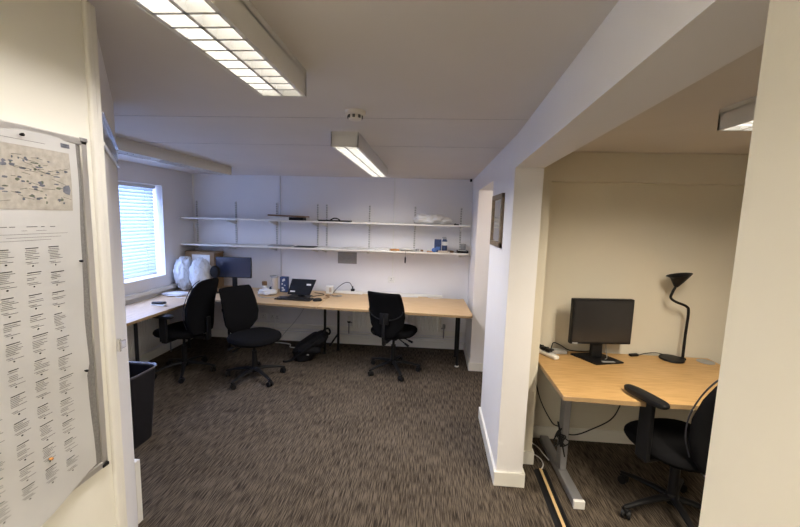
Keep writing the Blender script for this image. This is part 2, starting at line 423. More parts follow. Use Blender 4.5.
# ------------------------------------------------------------ window blind
bl = thing('venetian_blind', 'white venetian blind in the left window', 'blind', (XL-.10, 0, 0))
bm = BM(); box(bm, -.025, .025, WY0+.01, 4.275, 1.962, 1.998, bev=.003); fin('headrail', bm, 'white_metal', bl)
bm = BM(); n = 26
for i in range(n):
    z = .985+i*(1.95-.985)/(n-1)
    a = R(66); dx, dz = math.cos(a)*.022, math.sin(a)*.022
    vs = [(-dx, WY0+.015, z-dz), (0, WY0+.015, z+.0016), (dx, WY0+.015, z+dz)]
    vs = [(-dx, z+dz), (0.002, z+.001), (dx, z-dz)]
    A = [bm.verts.new((px, WY0+.015, pz)) for px, pz in vs]; B = [bm.verts.new((px, 4.27, pz)) for px, pz in vs]
    for k in range(2): bm.faces.new((A[k], A[k+1], B[k+1], B[k])).smooth = True
fin('slats', bm, 'slat', bl)
for y in (2.2, 2.65, 3.2, 3.70, 4.12):
    bm = BM(); tube(bm, [(-.013, y, 1.965), (-.013, y, .966), (.013, y, .966), (.013, y, 1.965)], .0008, n=5, sm=False); fin('ladder_cord', bm, 'white_plastic', bl)
bm = BM(); box(bm, -.012, .012, WY0+.015, 4.27, .955, .972, bev=.003); fin('bottom_rail', bm, 'white_metal', bl)
# left wall trunking under sill
o = sbox('cable_trunking', 'white_plastic', XL+.001, XL+.045, 2.3, 4.80, .765, .815, bev=.006)
tag(o, 'white cable trunking on the wall under the window sill', 'trunking')

# ------------------------------------------------------------ noticeboard and poster
nb = thing('noticeboard', 'aluminium framed noticeboard on the cream wall at far left', 'noticeboard', (-.8565, 0, .357)); nb.scale = (.79, .79, .79)
BY0, BY1, BZ0, BZ1 = .30, 1.135, .828, 1.917
sbox('board_panel', 'felt', 0, .008, BY0+.01, BY1-.01, BZ0+.01, BZ1-.01, parent=nb)
bm = BM(); fw = .022
for a in ((BY0, BY1, BZ1-fw, BZ1), (BY0, BY1, BZ0, BZ0+fw), (BY0, BY0+fw, BZ0, BZ1), (BY1-fw, BY1, BZ0, BZ1)): box(bm, 0.0005, .014, *a, bev=.003)
fin('frame', bm, 'alu', nb)
for (yy, zz) in ((BY1, BZ1), (BY1, BZ0), (BY0, BZ1), (BY0, BZ0)):
    bm = BM(); box(bm, .0004, .017, yy-.024 if yy == BY1 else yy, yy+.001 if yy == BY1 else yy+.024, zz-.012 if zz == BZ1 else zz, zz+.001 if zz == BZ1 else zz+.012, bev=.003)
    fin('corner_cap', bm, 'black_plastic' if zz == BZ0 else 'grey_metal', nb)
# poster : curved paper sheet
PY0, PY1 = .42, 1.098
def px_(y, z):       # paper bulge off the board
    base = .0105
    t = (y-PY0)/(PY1-PY0)
    base += .004*math.sin(t*9+z*5)**2+.003*math.sin(z*11+t*4)**2
    if z < 1.0: base += (1.0-z)*.20*(1.05-t)
    return base
def pedge(z):        # right edge tapers inwards as the sheet hangs
    return PY1-.010*max(0, min(1, (1.9-z)/.4)) - .0*z if z > 1.2 else PY1-.010-.012*min(1, (1.2-z)/.02 if z > 1.18 else 1)*max(0, (z-.866)/.33)
bm = BM(); ny, nz_ = 30, 60
grid = []
for j in range(nz_+1):
    row = []
    for i in range(ny+1):
        t = i/ny; s = j/nz_
        zb = .862-.062*math.sin(min(1, (1-t)*2.2)*PI/2)
        z = 1.903-(1.903-zb)*s
        y = PY0+(pedge(z)-PY0)*t
        row.append(bm.verts.new((px_(y, z)-.0, y, z)))
    grid.append(row)
for j in range(nz_):
    for i in range(ny): bm.faces.new((grid[j][i], grid[j][i+1], grid[j+1][i+1], grid[j+1][i])).smooth = True
def mark(y0, y1, z0, z1, mi, off=.0008, tilt=0):
    nseg = max(1, int((y1-y0)/.02)); prev = None
    for k in range(nseg+1):
        y = y0+(y1-y0)*k/nseg; dz = tilt*(y-y0)
        a = bm.verts.new((px_(y, z0+dz)+off, y, z0+dz)); b = bm.verts.new((px_(y, z1+dz)+off, y, z1+dz))
        if prev: bm.faces.new((prev[0], a, b, prev[1])).material_index = mi
        prev = (a, b)
rnd = random.Random(4)
for k in range(9):
    z1 = 1.862-k*.0186; mark(.60, 1.070, z1-.0186, z1, 1)
def blob(y, z, ry, rz_, mi, off=.0016):
    nn = rnd.randint(5, 9); vs = []
    for k in range(nn):
        a = 2*PI*k/nn; q = rnd.uniform(.7, 1.2); yy = y+ry*q*math.cos(a); zz = z+rz_*q*math.sin(a)
        vs.append(bm.verts.new((px_(yy, zz)+off, yy, zz)))
    bm.faces.new(vs).material_index = mi
for k in range(130):
    blob(rnd.uniform(.62, 1.055), rnd.uniform(1.715, 1.845), rnd.uniform(.002, .010), rnd.uniform(.0015, .0045), rnd.choice([2, 2, 3]))
blob(1.052, 1.755, .012, .016, 2, .0018)
for k in range(60):
    y = rnd.uniform(.62, 1.04); z = rnd.uniform(1.71, 1.84); mark(y, min(1.066, y+rnd.uniform(.01, .05)), z, z+.0009, 4, .002, rnd.uniform(-.4, .4))
# heading lines, stamp, rules
mark(1.046, 1.075, 1.876, 1.8885, 2, .001); mark(1.050, 1.072, 1.8795, 1.8805, 5, .0014); mark(1.052, 1.071, 1.884, 1.885, 5, .0014)
mark(.60, 1.0, 1.826+.0, 1.8268, 4) if False else mark(.80, 1.0, 1.876, 1.8768, 4)
for (a, b) in ((.86, .885), (.89, .905), (.935, .965), (.975, .985), (1.0, 1.015)): mark(a, b, 1.648, 1.6495, 4)
for (a, b, z) in ((.92, .935, 1.638), (.96, .99, 1.638), (.86, 1.05, 1.629), (.88, 1.03, 1.620), (.80, 1.0, 1.612)): mark(a, b, z, z+.0007, 4)
# text columns
cols = [.987-.065*k for k in range(8)]
for ci, c0 in enumerate(cols):
    z = 1.590
    while z > .90:
        nl = rnd.randint(4, 7)
        mark(c0+.002, c0+rnd.uniform(.026, .046), z, z+.0022, 5); z -= .0052
        for q in range(nl):
            if rnd.random() < .9: mark(c0+rnd.choice([0, 0, .003]), c0+rnd.uniform(.018, .042), z, z+.0012, 4)
            z -= .0046
        z -= .004
        mark(c0, c0+rnd.uniform(.015, .03), z, z+.0012, 4); z -= .0042; mark(c0+.004, c0+rnd.uniform(.03, .044), z, z+.0012, 4)
        z -= .006; blob(c0+.018, z, .0032, .0022, 5, .001)
        z -= rnd.uniform(.017, .024)
fin('poster', bm, ['poster', 'map', 'map_blue', 'map_green', 'ink', mat('ink_dark', (.05, .05, .05), .6)], nb) if False else None
po_ = fin('poster', bm, ['poster', 'map', 'map_blue', 'map_green', 'ink', mat('ink_dark', (.05, .05, .05), .6)], None, loc=(-.8565, 0, .357)); po_.scale = (.79, .79, .79)
tag(po_, 'white paper poster with a map and columns of text pinned to the noticeboard', 'poster')
for (y, z, mt_, lb) in ((.939, 1.889, 'black_plastic', 'black push pin at the top edge of the poster'), (1.081, 1.541, 'black_plastic', 'black push pin at the right edge of the poster level with first text rows'),
                    (1.070, 1.192, 'black_plastic', 'black push pin low on the right edge of the poster'), (.940, .980, 'orange', 'orange push pin near the bottom of the poster')):
    bm = BM(); x0 = px_(y, z); cyl(bm, (x0-.001, y, z), (x0+.004, y, z), .0025, .0022, 12); cyl(bm, (x0+.004, y, z), (x0+.009, y, z), .0038, .0042, 14)
    o = fin('push_pin', bm, mt_, loc=(-.8565, 0, .357)); o.scale = (.79, .79, .79); tag(o, lb, 'push pin')

# ------------------------------------------------------------ shelves
Z1, Z2 = 1.638, 1.303
YF = 4.567
rails = [(-3.085, 'first'), (-2.547, 'second'), (-1.989, 'third'), (-1.44, 'fourth'), (-1.32, 'fifth'), (-.757, 'sixth'), (-.169, 'seventh'), (.415, 'eighth')]
for x, nm in rails:
    bm = BM(); box(bm, x-.011, x+.011, D-.012, D-.001, 1.245, 1.86, bev=.001)
    z = 1.26
    while z < 1.85:
        for q in (-.0055, .0055): box(bm, x+q-.0025, x+q+.0025, D-.0128, D-.010, z, z+.017, mi=1)
        z += .030
    o = fin('shelf_rail', bm, ['white_metal', 'slot']); tag(o, nm+' upright slotted white shelf rail from the left on the back wall', 'shelf rail', 'slotted shelf rails')
def shelf(z, x0, x1, rx, label):
    t = thing('wall_shelf', label, 'shelf', (0, 0, z), 0, 'white wall shelves')
    bm = BM(); box(bm, x0, x1, YF, D-.016, -.018, 0, bev=.003); fin('board', bm, 'trim', t)
    for x in rx:
        bm = BM()
        a = [(D-.014, -.0185), (D-.014, -.075), (D-.03, -.075), (YF+.05, -.030), (YF+.05, -.0185)]
        v0 = [bm.verts.new((x-.004, y, zz)) for y, zz in a]; v1 = [bm.verts.new((x+.004, y, zz)) for y, zz in a]
        bm.faces.new(v0); bm.faces.new(list(reversed(v1)))
        for i in range(5): bm.faces.new((v0[i], v0[(i+1) % 5], v1[(i+1) % 5], v1[i]))
        fin('bracket', bm, 'white_metal', t)
rx1 = [r[0] for r in rails[:4]]; rx2 = [r[0] for r in rails[4:]]
shelf(Z1, XL+.01, -1.385, rx1, 'upper left white wall shelf with dark flat box on its right end')
shelf(Z1, -1.381, .505, rx2, 'upper right white wall shelf carrying a crumpled white plastic bag')
shelf(Z2, XL+.01, -1.385, rx1, 'lower left white wall shelf above the monitor')
shelf(Z2, -1.381, .505, rx2, 'lower right white wall shelf with blue boxes on it')

# things on shelves
zt = Z1+.001
o = thing('flat_box', 'dark flat box lying on the upper left shelf, on a white box', 'box', (-1.75, 4.66, zt))
bm = BM(); box(bm, -.235, .235, -.10, .10, .042, .060, bev=.004, mtx=Matrix.Rotation(R(1.2), 4, 'Y')); fin('lid', bm, 'brown', o)
bm = BM(); box(bm, .02, .20, -.06, .08, 0, .038, bev=.006); fin('base', bm, 'black_plastic', o)
o = sbox('white_box', 'white_plastic', -1.97, -1.735, 4.60, 4.76, zt, zt+.036, bev=.004); tag(o, 'low white box under the dark flat box on the upper shelf', 'box')
o = thing('flat_tray', 'black flat tray with a raised middle on the upper right shelf', 'tray', (-1.16, 4.67, zt))
bm = BM(); box(bm, -.20, .20, -.07, .07, 0, .016, bev=.005); fin('tray', bm, 'black_plastic', o)
bm = BM(); tube(bm, [(-.06, 0, .016), (-.03, 0, .034), (0, 0, .040), (.03, 0, .034), (.06, 0, .016)], .008); fin('handle', bm, 'black_plastic', o, smooth=True)

def crumple(bm, c, rx, ry, rz_, sub=4, amp=.25, fr=4., seed=0, flat=None, p=2.0):
    r = bmesh.ops.create_icosphere(bm, subdivisions=sub, radius=1)
    for v in r['verts']:
        q = v.co.copy()
        n1 = noise.noise(q*fr*.5+Vector((seed, 0, 0))); n2 = 1-abs(noise.noise(q*fr+Vector((0, seed, 3))))*2; n3 = noise.noise(q*fr*2.7+Vector((seed, 5, 0)))
        k = 1+amp*(n1*.9+n2*.35+n3*.3)
        v.co = Vector((q.x*rx*k, q.y*ry*k, q.z*rz_*k))
        if flat is not None and v.co.z < flat: v.co.z = flat; v.co.x *= 1.06; v.co.y *= 1.06
        v.co += Vector(c)
    for v in r['verts']:
        for fc in v.link_faces: fc.smooth = True
bm = BM()
crumple(bm, (-.02, 0, .032), .13, .09, .045, 4, .5, 3.5, 2, -.03); crumple(bm, (.10, .01, .040), .14, .09, .035, 4, .5, 3.5, 8, -.038); crumple(bm, (-.08, .0, .050), .075, .07, .03, 3, .6, 4, 5, -.04)
crumple(bm, (.20, 0, .028), .09, .08, .028, 3, .5, 4, 15, -.026)
o = fin('plastic_bag', bm, 'bag_dull', loc=(.0, 4.68, zt+.004)); o.scale = (1.0, 1, 1.45); tag(o, 'crumpled white plastic bag heaped on the upper right shelf', 'plastic bag')
bm = BM(); box(bm, -.03, .03, -.02, .02, 0, .012, bev=.004); cyl(bm, (-.015, 0, .012), (-.015, 0, .02), .006)
o = fin('small_object', bm, 'black_plastic', loc=(.345, 4.66, zt)); tag(o, 'tiny dark object right of the crumpled bag on the upper shelf', 'small object')

zt = Z2+.001
def papers(x0, x1, n, mt_, label, y0=4.60, y1=4.82, seed=1):
    rr = random.Random(seed); t = thing('paper_stack', label, 'papers', ((x0+x1)/2, (y0+y1)/2, zt))
    w = (x1-x0)/2; h_ = (y1-y0)/2; bm = BM()
    for k in range(n):
        mtx = Matrix.Translation((rr.uniform(-.01, .01), rr.uniform(-.01, .01), 0)) @ Matrix.Rotation(rr.uniform(-.12, .12), 4, 'Z')
        box(bm, -w*.93, w*.93, -h_*.9, h_*.9, k*.004, k*.004+.0035, mi=0, mtx=mtx)
    fin('sheets', bm, mt_, t)
papers(-2.75, -2.45, 1, 'paper', 'thin papers on the lower left shelf above the cardboard box', seed=3)
papers(-2.02, -1.72, 3, 'grey_plastic', 'grey papers on the lower left shelf right of the dark conduit', seed=5)
papers(-1.68, -1.42, 2, 'black_plastic', 'dark flat folder at the right end of the lower left shelf', seed=6)
papers(-1.37, -1.24, 2, 'paper', 'small papers at the left end of the lower right shelf', seed=7)
papers(-1.08, -.80, 3, 'paper', 'papers on the lower shelf above the grey notice', seed=8)
papers(-.68, -.47, 5, 'paper', 'white paper pile left of the orange packet on the lower shelf', seed=9)
bm = BM(); box(bm, -.055, .055, -.04, .04, 0, .018, bev=.005, mtx=Matrix.Rotation(R(12), 4, 'Z'))
o = fin('orange_packet', bm, 'orange', loc=(-.40, 4.64, zt)); tag(o, 'flat orange packet on the lower right shelf', 'packet')
bm = BM(); lathe(bm, (0, 0, 0), [(.05, 0), (.07, .004), (.11, .022), (.107, .024), (.066, .010), (.001, .008)], 30)
o = fin('white_plate', bm, 'white_plastic', loc=(-.24, 4.67, zt), smooth=True); tag(o, 'shallow white plate on the lower right shelf', 'plate')
o = thing('hanging_tool', 'small black tool hanging by a cord under the lower shelf edge', 'tool', (-.262, YF-.004, Z2-.02))
bm = BM(); tube(bm, [(0, 0, .021), (0, -.003, .01), (0, -.002, -.045)], .0012); fin('cord', bm, 'black_plastic', o)
bm = BM(); lathe(bm, (0, -.002, -.125), [(.003, 0), (.008, .006), (.010, .03), (.009, .07), (.004, .082)], 12); fin('grip', bm, 'black_plastic', o, smooth=True)
small = [(-.12, .022, .030, 'grey_plastic', 'grey roll beside the seventh shelf rail'), (-.065, .018, .022, 'brown', 'small brown roll just right of the grey roll on the lower shelf'),
         (.02, .02, .024, 'white_plastic', 'small white jar on the lower shelf left of the blue boxes')]
for x, r_, h_, mt_, lb in small:
    bm = BM(); lathe(bm, (0, 0, 0), [(r_*.95, 0), (r_, .003), (r_, h_-.004), (r_*.9, h_), (r_*.4, h_), (r_*.4, h_-.004)], 18)
    o = fin('small_roll' if 'roll' in lb else 'small_jar', bm, mt_, loc=(x, 4.64, zt), smooth=True); tag(o, lb, 'roll' if 'roll' in lb else 'jar')
bm = BM(); box(bm, -.05, .05, -.03, .03, 0, .012, bev=.003)
o = fin('orange_pencil_case', bm, 'orange', loc=(.045, 4.60, zt)); tag(o, 'low orange and white case in front of the small white jar', 'case'); o.scale = (1, 1, .8)
def carton(x, w, h_, label, m1='blue', cap=False, y=4.66):
    o = thing('blue_box' if not cap else 'blue_bottle', label, 'box' if not cap else 'bottle', (x, y, zt))
    if not cap:
        sbox('carton', m1, -w/2, w/2, -.04, .04, 0, h_, parent=o, bev=.003)
        sbox('side_panel', 'white_plastic', -w/2-.004, -w/2-.0005, -.038, .038, .002, h_-.002, parent=o)
        sbox('front_label', 'bright_blue', -w*.3, w*.3, -.0435, -.0405, h_*.18, h_*.42, parent=o)
    else:
        bm = BM(); lathe(bm, (0, 0, 0), [(w*.48, 0), (w*.5, .006), (w*.5, h_*.72), (w*.35, h_*.86)], 20); fin('body', bm, m1, o, smooth=True)
        bm = BM(); lathe(bm, (0, 0, 0), [(w*.36, h_*.86), (w*.36, h_*.95), (w*.2, h_)], 16); box(bm, -w*.5, -w*.1, -.008, .008, h_*.92, h_*.99, bev=.003); fin('spray_head', bm, 'grey_plastic', o, smooth=True)
        bm = BM(); lathe(bm, (0, 0, 0), [(w*.505, h_*.45), (w*.51, h_*.5), (w*.51, h_*.66), (w*.505, h_*.7)], 20); fin('bottle_label', bm, 'white_plastic', o, smooth=True)
carton(.128, .085, .155, 'upright dark blue box with white side on the lower right shelf')
carton(.212, .065, .185, 'blue bottle with grey spray head beside the blue box', cap=True)
bm = BM(); lathe(bm, (0, 0, 0), [(.02, 0), (.028, .01), (.03, .03), (.02, .048), (.008, .052)], 16)
o = fin('blue_sponge_ball', bm, 'bright_blue', loc=(.085, 4.59, zt), smooth=True); tag(o, 'small bright blue round pot in front of the blue box', 'pot')
bm = BM(); box(bm, -.06, .06, -.025, .025, 0, .022, bev=.004); o = fin('cream_block', bm, 'beige', loc=(.195, 4.592, zt)); tag(o, 'low cream block in front of the blue bottle', 'block')
bm = BM(); lathe(bm, (0, 0, 0), [(.024, 0), (.026, .005), (.026, .02), (.01, .022)], 16); o = fin('brown_lid', bm, 'brown', loc=(.30, 4.62, zt), smooth=True); tag(o, 'small round brown lid on shelf left of the dark tray', 'lid')
o = thing('dark_tray', 'dark tray holding white paper at the right end of the lower shelf', 'tray', (.432, 4.66, zt))
bm = BM(); box(bm, -.065, .065, -.085, .085, 0, .008, bev=.002)
for a in ((-.065, .065, -.085, -.078), (-.065, .065, .078, .085), (-.065, -.058, -.085, .085), (.058, .065, -.085, .085)): box(bm, *a, .0, .028)
fin('tray_body', bm, 'black_plastic', o)
sbox('paper_pad', 'paper', -.055, .055, -.075, .075, .009, .024, parent=o)
o = thing('grey_tumbler', 'grey glass tumbler on the lower shelf above the dark tray corner', 'tumbler', (.452, 4.80, zt))
bm = BM(); lathe(bm, (0, 0, 0), [(.026, 0), (.032, .004), (.035, .10), (.032, .10), (.028, .01), (.001, .009)], 20); fin('cup', bm, 'grey_plastic', o, smooth=True)

# back wall fittings
o = sbox('wall_notice', 'notice', -1.17, -.918, D-.006, D-.001, 1.088, 1.240); tag(o, 'grey square notice on the back wall under the lower shelf', 'notice')
for x, z0, lb, mt_, r_ in ((-1.94, .76, 'thin grey conduit running up the back wall left of centre', 'alu', .006), (-.442, .93, 'white conduit running up the back wall above the socket', 'white_plastic', .008)):
    bm = BM(); box(bm, x-r_, x+r_, D-.012, D-.001, z0, H-.001, bev=.002); o = fin('cable_conduit', bm, mt_); tag(o, lb, 'conduit')
bm = BM(); box(bm, -.011, .011, D-.010, D-.001, 1.45, H-.001); o = fin('cable_conduit', bm, 'trim', loc=(XL+.04-.028, 0, 0)); 
tag(o, 'white conduit in the left back corner above the shelves', 'conduit')
def socket(x, y, z, label, w=.085, h_=.085, wall='y', holes=1):
    o = thing('wall_socket', label, 'socket', (x, y, z), 0 if wall == 'y' else R(90))
    sbox('face_plate', 'white_plastic', -w/2, w/2, -.018, -.001, -h_/2, h_/2, parent=o, bev=.004)
    for k in range(holes):
        c = (k-(holes-1)/2)*w/2; bm = BM()
        box(bm, c-.004, c+.004, -.0195, -.0175, .005, .018); box(bm, c-.014, c-.006, -.0195, -.0175, -.016, -.010); box(bm, c+.006, c+.014, -.0195, -.0175, -.016, -.010)
        fin('pin_holes', bm, 'slot', o)
    return o
socket(-.455, D, .90, 'single white socket on the back wall above the middle desk')
socket(-2.19, D, .325, 'left socket on the back wall under the desk', .10, .085)
socket(-2.03, D, .322, 'right socket on the back wall under the desk', .13, .085, holes=2)
# dado trunking / pipes under desks
bm = BM(); box(bm, -2.50, .50, D-.045, D-.019, .185, .245, bev=.006); o = fin('cable_trunking', bm, 'trim'); tag(o, 'long white trunking along the back wall under the desks', 'trunking')
for z, lb in ((.158, 'upper painted heating pipe under the back wall trunking'), (.122, 'lower painted heating pipe just above the skirting')):
    bm = BM(); cyl(bm, (-2.5, D-.035, z), (.48, D-.035, z), .009, n=10); o = fin('heating_pipe', bm, 'trim', smooth=True); tag(o, lb, 'pipe')
# radiator
rd = thing('radiator', 'white ribbed radiator on the back wall under the right desk', 'radiator', (0, D, 0))
bm = BM(); x = -.95
pts = []
n = 34
for i in range(n*4+1):
    u = i/(n*4); ph = (i % 4)
    pts.append((-.95+u*1.17, -.085-(.008 if ph in (1, 2) else 0)))
lo_ = [bm.verts.new((a, b, .25)) for a, b in pts]; hi_ = [bm.verts.new((a, b, .70)) for a, b in pts]
for i in range(len(pts)-1): bm.faces.new((lo_[i], lo_[i+1], hi_[i+1], hi_[i]))
box(bm, -.95, .22, -.083, -.05, .25, .70)
fin('panel', bm, 'trim', rd)
sbox('top_grille', 'trim', -.95, .22, -.115, -.02, .705, .728, parent=rd, bev=.004)
bm = BM(); cyl(bm, (.255, -.06, .16), (.255, -.06, .30), .008); cyl(bm, (.22, -.06, .29), (.255, -.06, .29), .008); lathe(bm, (.255, -.06, .29), [(.018, 0), (.02, .01), (.019, .05), (.01, .058)], 14, 1)
fin('valve', bm, ['grey_metal', 'grey_plastic'], rd, smooth=True)
bm = BM(); cyl(bm, (-1.0, -.06, .16), (-1.0, -.06, .32), .008); cyl(bm, (-1.0, -.06, .31), (-.95, -.06, .31), .008); lathe(bm, (-1.0, -.06, .31), [(.02, 0), (.022, .012), (.022, .02)], 14, 1); lathe(bm, (-1.0, -.06, .33), [(.019, 0), (.02, .01), (.018, .055), (.01, .06)], 14, 2)
fin('thermostat_valve', bm, ['grey_metal', 'black_plastic', 'white_plastic'], rd, smooth=True)
# radiator under the window
rd = thing('radiator', 'low ribbed radiator under the window behind the left desk', 'radiator', (XL, 0, 0))
bm = BM(); n = 36; pts = [(.085+(.008 if i % 4 in (1, 2) else 0), 2.9+i/(n*4)*1.3) for i in range(n*4+1)]
lo_ = [bm.verts.new((a, b, .17)) for a, b in pts]; hi_ = [bm.verts.new((a, b, .60)) for a, b in pts]
for i in range(len(pts)-1): bm.faces.new((lo_[i], lo_[i+1], hi_[i+1], hi_[i]))
box(bm, .03, .083, 2.9, 4.2, .17, .60); fin('panel', bm, 'trim', rd)
bm = BM(); cyl(bm, (.06, 4.235, .0), (.06, 4.235, .22), .008); cyl(bm, (.06, 4.2, .21), (.06, 4.235, .21), .008); fin('pipe', bm, 'grey_metal', rd)

# mirror on right wall
ang = math.atan2(1, .018)-PI/2
o = thing('wall_mirror', 'tall narrow mirror in a bronze wooden frame beside the doorway', 'mirror', (wx(2.79)-.002, 2.79, 1.705), 0)
bm = BM(); w2, h2, fw, dp = .195, .185, .036, .022
for a in ((-w2, w2, h2-fw, h2), (-w2, w2, -h2, -h2+fw), (-w2, -w2+fw, -h2, h2), (w2-fw, w2, -h2, h2)): box(bm, -dp, -.001, *a, bev=.004)
fin('frame', bm, 'bronze', o)
sbox('mirror_glass', 'mirror', -.012, -.004, -w2+fw-.002, w2-fw+.002, -h2+fw-.002, h2-fw+.002, parent=o)

# ------------------------------------------------------------ desks
def rounded(pts, rs, n=6):
    out = []; m_ = len(pts)
    for i, p in enumerate(pts):
        r_ = rs[i]
        if not r_: out.append(p); continue
        p = Vector(p); a = Vector(pts[i-1]); b = Vector(pts[(i+1) % m_])
        u = (a-p).normalized()*r_; v = (b-p).normalized()*r_
        for k in range(n+1):
            t = k/n; q = (p+u)*(1-t)**2+p*2*t*(1-t)+(p+v)*t*t; out.append((q.x, q.y))
    return out
def desktop(pts, wood, parent, z=.73, th=.026):
    bm = BM(); prism(bm, pts, z-th, z, 0, 1)
    es = [e for e in bm.edges if all(abs(v.co.z-z) < 1e-5 for v in e.verts)]
    bmesh.ops.bevel(bm, geom=es, offset=.003, segments=1, affect='EDGES')
    return fin('desktop', bm, [wood, 'edge'], parent)
def leg(x, y, parent, r_=.016, z=.703, foot=None, mt_='black_metal'):
    bm = BM(); cyl(bm, (x, y, .012), (x, y, z), r_, n=16)
    l = fin('leg', bm, mt_, parent, smooth=True)
    bm = BM(); lathe(bm, (x, y, 0), [(.022, 0), (.025, .003), (.024, .012), (.014, .016)], 16); fin('foot', bm, foot or 'black_plastic', l, smooth=True)
    return l
# left desk under window
dk = thing('desk', 'beech desk along the window wall, with the stapler on it', 'desk')
desktop(rounded([(-3.085, 2.55), (-2.575, 2.55), (-2.535, 4.855), (-3.085, 4.855)], [0, .04, 0, 0]), 'wood_y', dk)
leg(-2.66, 3.2, dk); leg(-2.95, 3.2, dk); leg(-2.66, 2.65, dk); leg(-2.95, 4.4, dk)
bm = BM(); box(bm, -2.95, -2.66, 3.185, 3.215, .66, .703); box(bm, -2.96, -2.93, 2.7, 4.8, .66, .703); fin('under_frame', bm, 'black_metal', dk)
# back left desk
dk = thing('desk', 'beech desk at the back wall carrying the laptop and monitor', 'desk')
desktop([(-2.531, 4.035), (-1.172, 3.905), (-1.172, 4.76), (-2.531, 4.80)], 'wood_x', dk)
leg(-1.225, 4.46, dk); leg(-2.46, 4.46, dk); leg(-2.46, 4.74, dk)
bm = BM(); box(bm, -2.46, -1.22, 4.69, 4.72, .655, .703); box(bm, -1.24, -1.21, 4.2, 4.72, .67, .703); box(bm, -2.475, -2.445, 4.2, 4.74, .67, .703); fin('under_frame', bm, 'black_metal', dk)
# back right desk
dk = thing('desk', 'beech desk at the back wall reaching the right corner', 'desk')
desktop(rounded([(-1.168, 3.905), (.497, 3.80), (.475, 4.645), (-1.168, 4.715)], [0, .07, 0, 0]), 'wood_x', dk)
leg(.395, 4.27, dk, foot='white_plastic'); leg(.40, 4.60, dk); leg(-1.09, 4.60, dk); 
bm = BM(); cyl(bm, (-1.09, 4.60, .22), (-1.20, 4.60, .05), .012); box(bm, -1.10, .41, 4.585, 4.615, .66, .703); box(bm, .38, .41, 4.0, 4.6, .67, .703); fin('under_frame', bm, 'black_metal', dk)
# bay desk
dk = thing('desk', 'orange oak desk with grey metal legs in the right bay', 'desk')
pts = [(.800, 2.09)]
for k in range(1, 12):
    t = k/12; pts.append((.80+t*1.32, 2.09-.02*math.sin(t*PI)+(0.0)*t))
pts += [(2.12, 2.085), (2.12, 2.875), (.815, 2.875)]
desktop(pts, 'wood_bay', dk)
for lx in (.965, 1.98):
    bm = BM(); box(bm, lx-.022, lx+.022, 2.43, 2.51, .05, .703, bev=.006)
    l = fin('leg', bm, 'grey_metal', dk)
    bm = BM(); box(bm, lx-.032, lx+.032, 2.16, 2.85, .0, .05, bev=.008); fin('foot_bar', bm, 'grey_metal', l)
    bm = BM(); box(bm, lx-.033, lx+.033, 2.142, 2.165, .001, .052, bev=.004); fin('end_cap', bm, 'white_plastic', l)
bm = BM(); box(bm, .95, 2.0, 2.45, 2.49, .655, .703); box(bm, .93, 1.0, 2.15, 2.82, .68, .703); fin('under_frame', bm, 'grey_metal', dk)
bm = BM(); lathe(bm, (2.045, 2.79, .7302), [(.055, 0), (.055, .003), (.05, .005), (.001, .005)], 24); fin('cable_grommet', bm, 'grey_plastic', dk, smooth=True)

